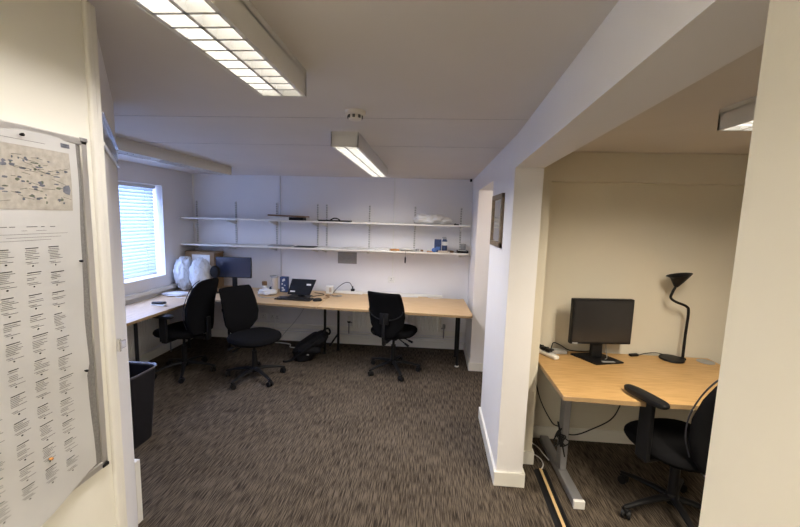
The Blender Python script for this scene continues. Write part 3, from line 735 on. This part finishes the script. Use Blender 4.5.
# ------------------------------------------------------------ office chairs
def backrest_mesh(kind):
    bm = BM(); rings = []
    if kind == 'task':
        prof = [(0, .07, .010), (.03, .09, .02), (.12, .135, .026), (.26, .185, .028), (.45, .202, .028), (.7, .196, .026), (.9, .188, .022), (.97, .183, .018), (1, .172, .006)]
        h0, hh = .0, .50
    else:
        prof = [(0, .09, .010), (.03, .14, .03), (.12, .17, .036), (.3, .195, .038), (.5, .200, .038), (.7, .190, .036), (.85, .175, .032), (.94, .15, .026), (.985, .11, .018), (1, .07, .006)]
        h0, hh = .0, .58
    for t, w, th in prof:
        z = h0+t*hh; lean = -.02-.10*t*t+.03*math.sin(t*PI)
        rings.append(ring(0, lean, z, w, th, 32, 3.2, lambda p: (p[0], p[1]+.9*p[0]*p[0], p[2])))
    loft(bm, rings); return bm
def chair(label, x, y, head, kind='task', arms=False, group='black office chairs', base_rot=0, seat_z=.475, arm_z=(.66, .66)):
    """heading angle: direction the sitter faces, measured in world degrees; local +Y is forward"""
    t = thing('office_chair', label, 'chair', (x, y, 0), R(head-90), group)
    # base
    bm = BM(); lathe(bm, (0, 0, .075), [(.03, 0), (.036, .01), (.036, .05), (.026, .06)], 20)
    for k in range(5):
        a = R(base_rot)+k*2*PI/5; c, s = math.cos(a), math.sin(a)
        rings = []
        for r_, z, w, h_ in ((.02, .110, .024, .018), (.10, .108, .022, .016), (.20, .092, .018, .013), (.285, .072, .015, .010), (.31, .068, .010, .008)):
            rings.append([(c*r_-s*w*math.cos(q), s*r_+c*w*math.cos(q), z+h_*math.sin(q)) for q in [2*PI*i/10 for i in range(10)]])
        loft(bm, rings)
    b = fin('base', bm, 'black_plastic', t, smooth=True)
    for k in range(5):
        a = R(base_rot)+k*2*PI/5; c, s = math.cos(a), math.sin(a)
        bm = BM(); cx_, cy_ = c*.29, s*.29; q = a+R(60+k*37)
        ax = Vector((math.cos(q), math.sin(q), 0))
        for sg in (-1, 1): cyl(bm, Vector((cx_, cy_, .027))+ax*.006*sg, Vector((cx_, cy_, .027))+ax*.024*sg, .026, n=18)
        box(bm, -.012, .012, -.02, .02, .03, .06, bev=.005, mtx=Matrix.Translation((cx_, cy_, 0)) @ Matrix.Rotation(q, 4, 'Z'))
        cyl(bm, (cx_, cy_, .05), (cx_, cy_, .075), .007, n=10)
        fin('caster', bm, 'black_plastic', b, smooth=True)
    bm = BM(); cyl(bm, (0, 0, .12), (0, 0, .30), .026, n=18); cyl(bm, (0, 0, .29), (0, 0, seat_z-.07), .014, n=14); fin('gas_lift', bm, 'black_metal', t, smooth=True)
    bm = BM(); box(bm, -.08, .08, -.13, .09, seat_z-.085, seat_z-.042, bev=.01); box(bm, -.03, .03, -.27, -.10, seat_z-.08, seat_z-.055, bev=.006)
    cyl(bm, (0, -.285, seat_z-.09), (0, -.285, seat_z-.04), .022, n=14)
    fin('seat_mechanism', bm, 'black_metal', t)
    for (a, b_) in (((.07, 0, seat_z-.065), (.21, -.02, seat_z-.105)), ((.07, -.07, seat_z-.065), (.20, -.12, seat_z-.115))):
        bm = BM(); cyl(bm, a, b_, .006, n=8); e = Vector(b_); dd = (e-Vector(a)).normalized(); cyl(bm, e-dd*.03, e+dd*.02, .011, .013, n=10); fin('lever', bm, ['black_plastic'], t, smooth=True)
    # seat
    bm = BM(); sw, sl = (.25, .23) if kind == 'task' else (.25, .24)
    rings = []
    for dz, k in ((-.045, .86), (-.035, .95), (-.015, 1.0), (.005, .995), (.02, .95), (.028, .85), (.030, .6), (.029, .25)):
        rings.append(ring(0, .01, seat_z+dz, sw*k, sl*k, 32, 2.7, lambda p: (p[0], p[1], p[2]-.25*max(0, p[1]-.12)**2*4)))
    loft(bm, rings); fin('seat', bm, 'chair_fabric', t, smooth=True)
    # back
    bb = backrest_mesh(kind); bz = seat_z-.025 if kind == 'task' else seat_z-.02
    bo = fin('backrest', bb, 'chair_fabric', t, loc=(0, -.235, bz), smooth=True)
    bm = BM()
    if kind == 'task':
        tube(bm, [(0, -.285, seat_z-.09), (0, -.31, seat_z+.0), (0, -.30, seat_z+.15), (0, -.295, seat_z+.24)], .016, n=10)
        box(bm, -.05, .05, -.305, -.285, seat_z+.13, seat_z+.25, bev=.008)
    else:
        box(bm, -.03, .03, -.318, -.295, seat_z-.08, seat_z+.16, bev=.008)
    fin('back_bar', bm, 'black_plastic', t, smooth=True)
    if kind == 'task':
        bm = BM(); pts = [(.19*math.cos(q), -.288-.0+.9*(.19*math.cos(q))**2-.0, bz+.30-.10*math.sin(q)) for q in [PI*i/12 for i in range(13)]]
        tube(bm, pts, .006, n=6); fin('lumbar_trim', bm, 'black_plastic', bo, smooth=True); bo.children[0].parent = bo; bo.children[0].location = (0, .235, -bz)
    else:
        bm = BM(); pts = []
        for sg in (-1, 1):
            pts = [(sg*w*.97, -.235-.02-.10*tt*tt+.03*math.sin(tt*PI)+.9*w*w+.030, bz+tt*.58) for tt, w in ((.12, .17), (.3, .195), (.5, .200), (.7, .190), (.85, .175), (.94, .15), (.985, .11))]
            tube(bm, pts, .004, n=6)
        pc = fin('piping', bm, 'piping', bo, smooth=True); pc.location = (0, .235, -bz)
    if arms:
        for sg in (-1, 1):
            az = arm_z[0] if sg < 0 else arm_z[1]
            bm = BM(); box(bm, sg*.265-.014, sg*.265+.014, -.05, .03, seat_z-.06, az-.02, bev=.007); box(bm, min(sg*.10, sg*.27), max(sg*.10, sg*.27), -.04, .02, seat_z-.075, seat_z-.05, bev=.006)
            ap = fin('arm_post', bm, 'black_plastic', t)
            bm = BM(); rings = [ring(sg*.275, .0, az+dz, .038*k, .135*k, 24, 3.4) for dz, k in ((-.022, .85), (-.016, .96), (0, 1), (.008, .96), (.012, .8))]
            loft(bm, rings); fin('arm_pad', bm, 'black_plastic', ap, smooth=True)
    return t
chair('black office chair with its back to camera at the back right desk', -.335, 4.055, 74, base_rot=20)
chair('armless black office chair turned sideways between window desk and laptop', -1.745, 3.65, -30, base_rot=12, seat_z=.455)
chair('black high-back office chair with armrests at the window desk', -2.54, 3.70, 172, 'high', True, base_rot=0, arm_z=(.685, .685))
chair('black office chair with armrests at the desk in the right bay', 1.50, 2.17, 108, 'high', True, base_rot=30, seat_z=.46, arm_z=(.765, .67))

# ------------------------------------------------------------ things on the desks
ZD = .7315
# left monitor
mo = thing('monitor', 'wide monitor with blue-grey reflection in its screen colour on the back left desk under the shelf', 'monitor', (-2.40, 4.50, ZD), R(2))
bm = BM(); box(bm, -.225, .225, -.012, .018, .172, .432, bev=.006); fin('casing', bm, 'black_plastic', mo)
sbox('screen', 'screen_reflection', -.219, .219, -.0135, -.0118, .182, .427, parent=mo)
bm = BM(); box(bm, -.03, .03, .012, .035, .01, .30, bev=.006); fin('stand', bm, 'black_plastic', mo)
bm = BM(); box(bm, -.11, .11, -.08, .10, 0, .012, bev=.004); fin('stand_base', bm, 'black_plastic', mo)
o = thing('desk_gadget', 'black round-headed desk gadget on a stem left of the monitor', 'desk gadget', (-2.56, 4.36, ZD))
bm = BM(); lathe(bm, (0, 0, 0), [(.05, 0), (.05, .008), (.02, .014)], 20); fin('foot', bm, 'black_plastic', o, smooth=True)
bm = BM(); cyl(bm, (0, 0, .01), (0, 0, .22), .018); fin('stem', bm, 'black_plastic', o, smooth=True)
bm = BM(); loft(bm, [ring(0, 0, 0, r_, r_*1.25, 24) for r_ in (.001,)] if False else [[(x_, y_, z_) for x_, z_, y_ in [(q[0], q[1]+.26, yy) for q in ring(0, 0, 0, rr, rr*1.3, 24)]] for rr, yy in ((.02, -.035), (.05, -.03), (.06, -.01), (.06, .01), (.045, .03), (.02, .035))])
fin('round_head', bm, 'black_plastic', o, smooth=True)
# cardboard box
o = thing('cardboard_box', 'brown cardboard box with a white panel behind the plastic-wrapped bundles', 'box', (-2.90, 4.70, ZD), R(-2))
bm = BM()
for a in ((-.20, .20, -.10, -.095), (-.20, .20, .095, .10), (-.20, -.195, -.10, .10), (.195, .20, -.10, .10)): box(bm, *a, 0, .47)
box(bm, -.20, .20, -.10, .10, 0, .006); box(bm, -.20, .20, -.10, .0, .468, .474); fin('carton', bm, 'cardboard', o)
bm = BM(); box(bm, .20, .205, -.09, .09, .30, .44); box(bm, .15, .26, -.10, .02, .462, .468, mtx=None); fin('flap', bm, 'cardboard', o)
sbox('white_panel', 'paper', -.10, .14, -.106, -.1015, .02, .435, parent=o)
# plastic bundles
for (x, y, rx, rz_, sd, lb) in ((-3.0, 4.44, .115, .21, 3, 'left clear plastic-wrapped bundle on the desk corner by the window'), (-2.745, 4.37, .118, .205, 9, 'right clear plastic-wrapped bundle on the desk corner in front of the box')):
    o = thing('plastic_wrapped_bundle', lb, 'plastic bundle', (x, y, ZD), 0, 'plastic-wrapped bundles')
    bm = BM(); crumple(bm, (0, 0, rz_), rx*.80, .09, rz_*.82, 4, .22, 4.5, sd+20, -rz_*.97); fin('wrapped_contents', bm, 'white_plastic', o)
    bm = BM(); crumple(bm, (0, 0, rz_+.004), rx, .12, rz_*1.0, 5, .16, 7, sd, -rz_); fin('plastic_wrap', bm, 'bag_white', o)
bm = BM(); crumple(bm, (0, 0, .012), .15, .08, .014, 4, .6, 5, 12, -.011); o = fin('plastic_sheet', bm, 'bag_dull', loc=(-2.93, 4.16, ZD+.001)); tag(o, 'flattened white plastic sheet in front of the wrapped bundles', 'plastic sheet')
bm = BM(); tube(bm, [(-2.86, 4.05, ZD+.004), (-2.78, 4.00, ZD+.004), (-2.68, 4.03, ZD+.004), (-2.66, 4.12, ZD+.004), (-2.76, 4.13, ZD+.004)], .004)
o = fin('white_cable', bm, 'white_plastic', smooth=True); tag(o, 'short white cable looped on the window desk', 'cable')
# stapler
o = thing('stapler', 'black and white stapler on the window desk', 'stapler', (-2.745, 3.63, ZD), R(-10))
sbox('stapler_base', 'white_plastic', -.09, .08, -.018, .018, 0, .014, parent=o, bev=.004)
bm = BM(); box(bm, -.085, .085, -.016, .016, .018, .042, bev=.007, mtx=Matrix.Rotation(R(-5), 4, 'Y')); fin('stapler_arm', bm, 'black_plastic', o)
# jars and clutter near laptop
o = thing('pill_bottle', 'white bottle with brown cap on the desk left of the jar', 'bottle', (-2.02, 4.53, ZD))
bm = BM(); lathe(bm, (0, 0, 0), [(.026, 0), (.028, .004), (.028, .082), (.02, .09)], 20); fin('body', bm, 'white_plastic', o, smooth=True)
bm = BM(); lathe(bm, (0, 0, 0), [(.029, .086), (.031, .09), (.031, .13), (.026, .136)], 20); fin('cap', bm, 'brown', o, smooth=True)
o = thing('travel_mug', 'tall beige and white mug beside the brown-capped bottle', 'mug', (-1.90, 4.56, ZD))
bm = BM(); lathe(bm, (0, 0, 0), [(.036, 0), (.038, .005), (.042, .18), (.038, .185)], 22); fin('cup', bm, 'beige', o, smooth=True)
bm = BM(); lathe(bm, (0, 0, 0), [(.044, .183), (.046, .19), (.046, .205), (.03, .212)], 22); box(bm, -.06, -.03, -.012, .012, .195, .209, bev=.004); fin('lid', bm, 'grey_plastic', o, smooth=True)
bm = BM(); lathe(bm, (-.0, 0, 0), [(.0385, .02), (.0405, .021), (.0425, .15), (.042, .151)], 22); 
o = thing('patterned_box', 'upright dark blue and white patterned box beside the mug', 'box', (-1.79, 4.60, ZD), R(-8)); bm.free()
sbox('carton', 'blue', -.048, .048, -.03, .03, 0, .195, parent=o, bev=.003)
bm = BM(); rr = random.Random(3)
for k in range(9):
    x = rr.uniform(-.035, .02); z = rr.uniform(.01, .165); box(bm, x, x+rr.uniform(.01, .025), -.0325, -.0302, z, z+rr.uniform(.008, .03))
fin('printed_pattern', bm, 'white_plastic', o)
o = thing('brown_pot', 'low brown pot partly hidden behind the laptop screen', 'pot', (-1.66, 4.66, ZD))
bm = BM(); lathe(bm, (0, 0, 0), [(.05, 0), (.065, .02), (.072, .09), (.062, .12), (.055, .12), (.05, .03), (.001, .02)], 24); fin('bowl', bm, 'beige', o, smooth=True)
bm = BM(); crumple(bm, (0, 0, .03), .085, .06, .035, 4, .7, 4, 7, -.028); o = fin('crumpled_wrapper', bm, 'bag_dull', loc=(-1.93, 4.40, ZD)); tag(o, 'crumpled white wrapper in front of the mug and bottle', 'wrapper')
bm = BM(); box(bm, -.04, .04, -.03, .03, 0, .05, bev=.012); o = fin('black_pouch', bm, 'black_plastic', loc=(-1.955, 4.56, ZD+.0)); o.location = (-1.985+.02, 4.66, ZD); tag(o, 'small black pouch between the bottle and the mug', 'pouch')
# laptop (tablet on stand with keyboard)
lt = thing('laptop', 'black laptop with tilted open screen on the back left desk', 'laptop', (-1.50, 4.25, ZD), R(-3))
bm = BM(); mt4 = Matrix.Translation((0, .07, .03)) @ Matrix.Rotation(R(-18), 4, 'X')
prism(bm, [(-.150, 0), (.125, 0), (.185, .19), (-.115, .19)], -.006, .006, mtx=mt4 @ Matrix.Rotation(R(90), 4, 'X')) 
fin('screen_lid', bm, 'black_plastic', lt)
bm = BM(); box(bm, -.12, -.06, -.0075, -.0068, .03, .045, mtx=mt4); fin('white_sticker', bm, 'white_plastic', lt); bm = BM(); box(bm, .075, .13, -.0075, -.0068, .115, .135, mtx=mt4); fin('white_sticker', bm, 'white_plastic', lt)
bm = BM(); box(bm, -.14, .12, .04, .19, 0, .008, bev=.003); box(bm, -.03, .03, .10, .16, .006, .10, mtx=Matrix.Rotation(R(0), 4, 'X')); fin('stand', bm, 'black_plastic', lt)
kb = thing('keyboard', 'black keyboard on the desk in front of the laptop', 'keyboard', (-1.52, 4.205, ZD), R(-3))
bm = BM(); box(bm, -.215, .215, -.075, .065, 0, .012, bev=.004); fin('casing', bm, 'black_plastic', kb)
bm = BM()
for r_ in range(5):
    for c in range(15): box(bm, -.205+c*.0275, -.205+c*.0275+.023, -.068+r_*.0255, -.068+r_*.0255+.021, .011, .0165)
fin('keys', bm, 'screen', kb)
ms = thing('mouse', 'small black mouse right of the keyboard', 'mouse', (-1.235, 4.17, ZD), R(-60))
bm = BM(); loft(bm, [ring(0, 0, z, .032*k, .055*k, 22, 2.4) for z, k in ((0, .92), (.008, 1), (.02, .93), (.03, .7), (.033, .3))]); fin('shell', bm, 'black_plastic', ms, smooth=True)
bm = BM(); cyl(bm, (-.004, .028, .0265), (.004, .028, .0265), .006); fin('wheel', bm, 'grey_plastic', ms, smooth=True)
# adapter box, cables, power strip
o = thing('power_adapter', 'upright cream adapter box right of the laptop', 'adapter', (-1.21, 4.62, ZD))
sbox('adapter_body', 'white_plastic', -.045, .045, -.03, .03, 0, .10, parent=o, bev=.006)
sbox('adapter_vent', 'beige', .0, .030, -.0325, -.0295, .02, .08, parent=o)
cabs = [([(-1.36, 4.36, 0), (-1.31, 4.44, 0), (-1.25, 4.50, 0.0), (-1.29, 4.56, .0), (-1.40, 4.60, .0)], 'black cable trailing from the laptop to the adapter', 'black_plastic'),
        ([(-1.19, 4.57, .0), (-1.15, 4.48, .0), (-1.08, 4.42, .0), (-1.02, 4.48, .0), (-1.10, 4.52, .0)], 'grey cable coil in front of the adapter box', 'grey_plastic'),
        ([(-1.16, 4.60, .01), (-1.10, 4.60, .08), (-1.02, 4.60, .14), (-.95, 4.61, .14), (-.915, 4.63, .06)], 'black cable arching from the adapter to the power strip plug', 'black_plastic'),
        ([(-2.0, 4.30, 0), (-1.90, 4.20, 0), (-1.80, 4.22, 0), (-1.76, 4.26, 0)], 'thin cable on the desk left of the keyboard', 'grey_plastic'),
        ([(-2.33, 4.62, .0), (-2.25, 4.52, .0), (-2.30, 4.40, .0), (-2.45, 4.36, .0)], 'thin white cable under the back left monitor', 'white_plastic'),
        ([(-1.20, 4.30, 0), (-1.15, 4.38, 0), (-1.22, 4.46, 0), (-1.12, 4.50, 0), (-1.05, 4.44, 0)], 'tan cable loop right of the mouse', 'brown')]
for pts, lb, mt_ in cabs:
    bm = BM(); tube(bm, [(a, b, ZD+.0045+c) for a, b, c in pts], .004, n=7); o = fin('desk_cable', bm, mt_, smooth=True); tag(o, lb, 'cable')
ps = thing('power_strip', 'white power strip with black plug on the back right desk', 'power strip', (-.985, 4.66, ZD), R(-1))
sbox('strip_body', 'white_plastic', -.17, .19, -.028, .028, 0, .035, parent=ps, bev=.006)
bm = BM(); box(bm, .04, .085, -.022, .022, .035, .065, bev=.006); cyl(bm, (.062, 0, .06), (.062, 0, .10), .009, .005); fin('plug', bm, 'black_plastic', ps)
bm = BM(); box(bm, -.21, .21, -.03, .03, 0, .006, bev=.002); o = fin('document_strip', bm, 'paper', loc=(-.30, 4.63, ZD), rot=(0, 0, R(-2.2))); tag(o, 'flat white strip of paper along the back edge of right desk', 'paper')
bm = BM(); tube(bm, [(.03, 4.62, ZD+.004), (.13, 4.58, ZD+.004), (.22, 4.61, ZD+.004), (.36, 4.60, ZD+.004), (.44, 4.62, ZD+.004)], .0035); o = fin('desk_cable', bm, 'white_plastic', smooth=True); tag(o, 'white cable near the right end of the back desk', 'cable')

# bay desk items
mo = thing('monitor', 'dark square-ish monitor on the desk in the right bay', 'monitor', (1.256, 2.72, ZD), R(7))
bm = BM(); box(bm, -.222, .222, -.018, .022, .118, .445, bev=.006); fin('casing', bm, 'black_plastic', mo)
sbox('screen', 'screen', -.210, .210, -.0205, -.0175, .135, .434, parent=mo)
sbox('badge', 'grey_plastic', -.208, -.170, -.0215, -.0178, .121, .130, parent=mo)
bm = BM(); box(bm, -.045, .035, .005, .045, .01, .26, bev=.01); fin('stand', bm, 'black_plastic', mo)
bm = BM(); prism(bm, [(-.155, .09), (-.075, -.11), (.145, -.075), (.075, .13)], 0, .010); fin('stand_base', bm, 'black_plastic', mo)
sbox('base_label', 'grey_plastic', -.01, .08, -.085, -.06, .0101, .0116, parent=mo)
ps = thing('power_strip', 'white power strip with black plugs at the left end of the bay desk', 'power strip', (.895, 2.765, ZD), R(-62))
sbox('strip_body', 'white_plastic', -.11, .12, -.024, .024, 0, .030, parent=ps, bev=.010)
for k, xx in enumerate((-.065, -.015, .035)):
    bm = BM(); box(bm, xx-.02, xx+.02, -.018, .022, .0305, .056, bev=.006); cyl(bm, (xx, .015, .045), (xx, .05, .040), .006); fin('plug', bm, 'black_plastic', ps)
bm = BM(); box(bm, -.06, .06, -.03, .03, 0, .03, bev=.006); o = fin('power_adapter', bm, 'grey_plastic', loc=(1.005, 2.81, ZD), rot=(0, 0, R(8))); tag(o, 'flat grey power brick left of the bay monitor stand', 'power brick')
for pts, lb, mt_, r_ in (([(.95, 2.80, .035), (.98, 2.84, .07), (1.03, 2.83, .055), (1.10, 2.83, .02), (1.22, 2.80, .03), (1.29, 2.79, .06)], 'black cable from the bay power strip to the monitor', 'black_plastic', .004),
                    ([(1.31, 2.75, .14), (1.33, 2.76, .05), (1.32, 2.72, .016), (1.29, 2.68, .018)], 'thin grey cable dangling under the bay monitor', 'grey_plastic', .003),
                    ([(1.60, 2.84, .006), (1.66, 2.86, .015), (1.74, 2.87, .022), (1.82, 2.86, .010), (1.88, 2.85, .006)], 'thin black lamp cable lying on the bay desk', 'black_plastic', .003)):
    bm = BM(); tube(bm, [(a, b, ZD+c) for a, b, c in pts], r_, n=7); o = fin('desk_cable', bm, mt_, smooth=True); tag(o, lb, 'cable')
bm = BM(); box(bm, -.035, .035, -.013, .013, 0, .018, bev=.005); o = fin('inline_switch', bm, 'black_plastic', loc=(1.565, 2.835, ZD), rot=(0, 0, R(15))); tag(o, 'black inline plug at the end of the lamp cable', 'plug')
dl = thing('desk_lamp', 'black bendy-neck desk lamp with conical shade in the right bay', 'desk lamp', (1.84, 2.80, ZD))
bm = BM(); lathe(bm, (-.025, .0, 0), [(.078, 0), (.081, .004), (.078, .014), (.03, .018)], 32); box(bm, .03, .068, -.016, .018, 0, .02, bev=.006); fin('lamp_base', bm, 'black_plastic', dl, smooth=True)
bm = BM(); tube(bm, [(.050, 0, .015), (.050, 0, .20), (.045, -.01, .36), (.018, -.02, .405), (-.06, -.03, .435), (-.105, -.04, .465), (-.105, -.05, .505), (-.085, -.05, .555)], lambda t: .0095-.001*t, n=12); fin('neck', bm, 'black_plastic', dl, smooth=True)
bm = BM(); q = Matrix.Rotation(R(8), 4, 'Y')
mtx = Matrix.Translation((-.086, -.05, .545)) @ q
def tiltp(p): return (p[0], p[1], p[2])
rings = [[mtx @ Vector(p) for p in ring(0, 0, z, r_, r_, 28)] for r_, z in ((.010, 0), (.018, .01), (.048, .06), (.060, .078))]
top = [mtx @ Vector((p[0], p[1], .088+.36*p[0])) for p in ring(0, 0, 0, .078, .066, 28)]
inner = [mtx @ Vector((p[0], p[1], .086+.36*p[0])) for p in ring(0, 0, 0, .070, .06, 28)]
deep = [mtx @ Vector((p[0], p[1], .05)) for p in ring(0, 0, 0, .025, .025, 28)]
rings[3] = [a*.45+b*.55 for a, b in zip(rings[2], top)]
loft(bm, [*rings, top, inner, deep]); fin('lamp_shade', bm, 'black_plastic', dl, smooth=True)

# bay cables
for pts, lb, mt_, r_ in (([(.815, 2.80, .70), (.83, 2.80, .62), (.88, 2.75, .40), (.925, 2.60, .30), (.94, 2.50, .32)], 'black cable hanging from the bay desk to the tied bundle', 'black_plastic', .004),
                    ([(.94, 2.46, .30), (1.02, 2.42, .315), (1.12, 2.42, .36), (1.24, 2.43, .43), (1.30, 2.45, .52), (1.32, 2.45, .655)], 'black cable running from bundle at the desk leg under the bay desk', 'black_plastic', .004),
                    ([(.70, 2.70, .04), (.80, 2.84, .05)], '', '', 0)):
    if not lb: continue
    bm = BM(); tube(bm, pts, r_, n=7); o = fin('hanging_cable', bm, mt_, smooth=True); tag(o, lb, 'cable')
bm = BM(); rr = random.Random(8)
for k in range(5):
    pts = [(.0, 0, .06), (rr.uniform(-.03, .03), rr.uniform(-.02, .02), .03), (rr.uniform(-.05, .05), rr.uniform(-.02, .02), -.02), (rr.uniform(-.04, .04), rr.uniform(-.02, .02), -.06), (rr.uniform(-.03, .03), 0, .0), (0, 0, .02)]
    tube(bm, pts, .0042, n=6)
cyl(bm, (.0, 0, .0), (-.03, -.01, .11), .006); cyl(bm, (0, 0, 0), (.03, -.01, -.13), .007, .004)
o = fin('cable_bundle', bm, 'black_plastic', loc=(.925, 2.405, .30), smooth=True); tag(o, 'tied bundle of black cable hanging on the grey desk leg', 'cable bundle')
for pts, lb in (([(.82, 2.85, .004), (.87, 2.80, .004), (.90, 2.74, .004), (.91, 2.68, .004), (.93, 2.60, .004)], 'upper white cable on the carpet behind the right pier'),
               ([(.83, 2.82, .004), (.82, 2.70, .004), (.87, 2.62, .004), (.875, 2.55, .004), (.845, 2.49, .004)], 'lower white cable curling to the floor cable cover')):
    bm = BM(); tube(bm, pts, .004, n=7); o = fin('floor_cable', bm, 'white_plastic', smooth=True); tag(o, lb, 'cable')
fc = thing('floor_cable_cover', 'dark floor cable cover with pale wood strip beside the bay desk leg', 'cable cover', (.835, 2.48, 0), R(-1.5))
bm = BM(); prism(bm, [(-.045, 0), (.045, 0), (.028, .014), (-.028, .014)], 0, .95, mtx=Matrix.Rotation(R(90), 4, 'X')); fin('cover', bm, 'black_plastic', fc)
bm = BM(); box(bm, -.009, .009, -.95, -.0, .0142, .018, bev=.001); fin('wood_strip', bm, 'pvc', fc)

# ------------------------------------------------------------ floor things
# bin
bn = thing('waste_bin', 'black plastic waste bin behind the angled wall at left', 'bin', (-2.16, 2.46, 0))
bm = BM(); rings = [ring(0, 0, z, a, b, 40, 6) for z, a, b in ((0, .125, .105), (.004, .13, .11), (.54, .165, .145), (.54, .16, .14), (.02, .12, .10))]
loft(bm, rings); fin('tub', bm, 'bin', bn, smooth=True)
bm = BM(); rings = [ring(0, 0, z, a, b, 40, 6) for z, a, b in ((.538, .166, .146), (.552, .174, .154), (.560, .172, .152), (.552, .160, .140), (.54, .1602, .1402))]
loft(bm, rings, cap=False); fin('rim', bm, 'bin_rim', bn, smooth=True)
# backpack
bp = thing('backpack', 'black backpack slumped on the carpet under the back desk', 'backpack', (-1.35, 4.27, 0), R(8))
bm = BM(); 
r = bmesh.ops.create_icosphere(bm, subdivisions=5, radius=1)
for v in r['verts']:
    q = v.co.copy(); k = 1+.13*noise.noise(q*2.2+Vector((4, 0, 0)))+.05*noise.noise(q*6)
    p = Vector((math.copysign(abs(q.x)**.8, q.x)*.235*k, math.copysign(abs(q.y)**.8, q.y)*.13*k, math.copysign(abs(q.z)**.85, q.z)*.095*k))
    p = Matrix.Rotation(R(-34), 3, 'Y') @ p; p.z += .175
    if p.x < .02: p.z -= .0
    # let it sag down to the floor
    if p.z < .17 and q.z < 0: p.z = max(.002, p.z-(.17-p.z)*.9)
    p.z = max(p.z, .002); v.co = p
for fc_ in bm.faces: fc_.smooth = True
fin('bag_body', bm, 'bag_black', bp)
bm = BM(); tube(bm, [(.13, -.03, .31), (.17, -.05, .37), (.215, -.04, .385), (.235, -.02, .34), (.22, .0, .30)], .012, n=8); fin('carry_handle', bm, 'bag_black', bp, smooth=True)
bm = BM(); tube(bm, [(.16, -.09, .30), (.05, -.15, .22), (-.08, -.16, .12), (-.18, -.13, .04), (-.25, -.13, .012), (-.29, -.12, .010)], .012, n=8); fin('shoulder_strap', bm, 'bag_black', bp, smooth=True)
bm = BM(); crumple(bm, (.0, -.10, .14), .13, .05, .06, 4, .15, 3, 1, None); fin('front_pocket', bm, 'bag_black', bp)
bm = BM(); box(bm, -.012, .012, -.172, -.160, .10, .112, bev=.002); fin('zip_pull', bm, 'grey_plastic', bp)
# white cable under the back desk
bm = BM(); tube(bm, [(-2.0, 4.80, .30), (-2.02, 4.80, .14), (-2.00, 4.76, .012), (-1.90, 4.74, .008), (-1.76, 4.70, .008), (-1.72, 4.60, .008), (-1.62, 4.58, .008)], .007, n=8)
o = fin('floor_cable', bm, 'white_plastic', smooth=True); tag(o, 'white cable bent along the carpet left of the backpack', 'cable')
bm = BM(); tube(bm, [(-1.62, 4.79, .68), (-1.60, 4.80, .50), (-1.72, 4.79, .30), (-1.86, 4.80, .14), (-1.95, 4.78, .012)], .003, n=6)
o = fin('hanging_cable', bm, 'grey_plastic', smooth=True); tag(o, 'thin grey cable hanging down the wall under the laptop desk', 'cable')
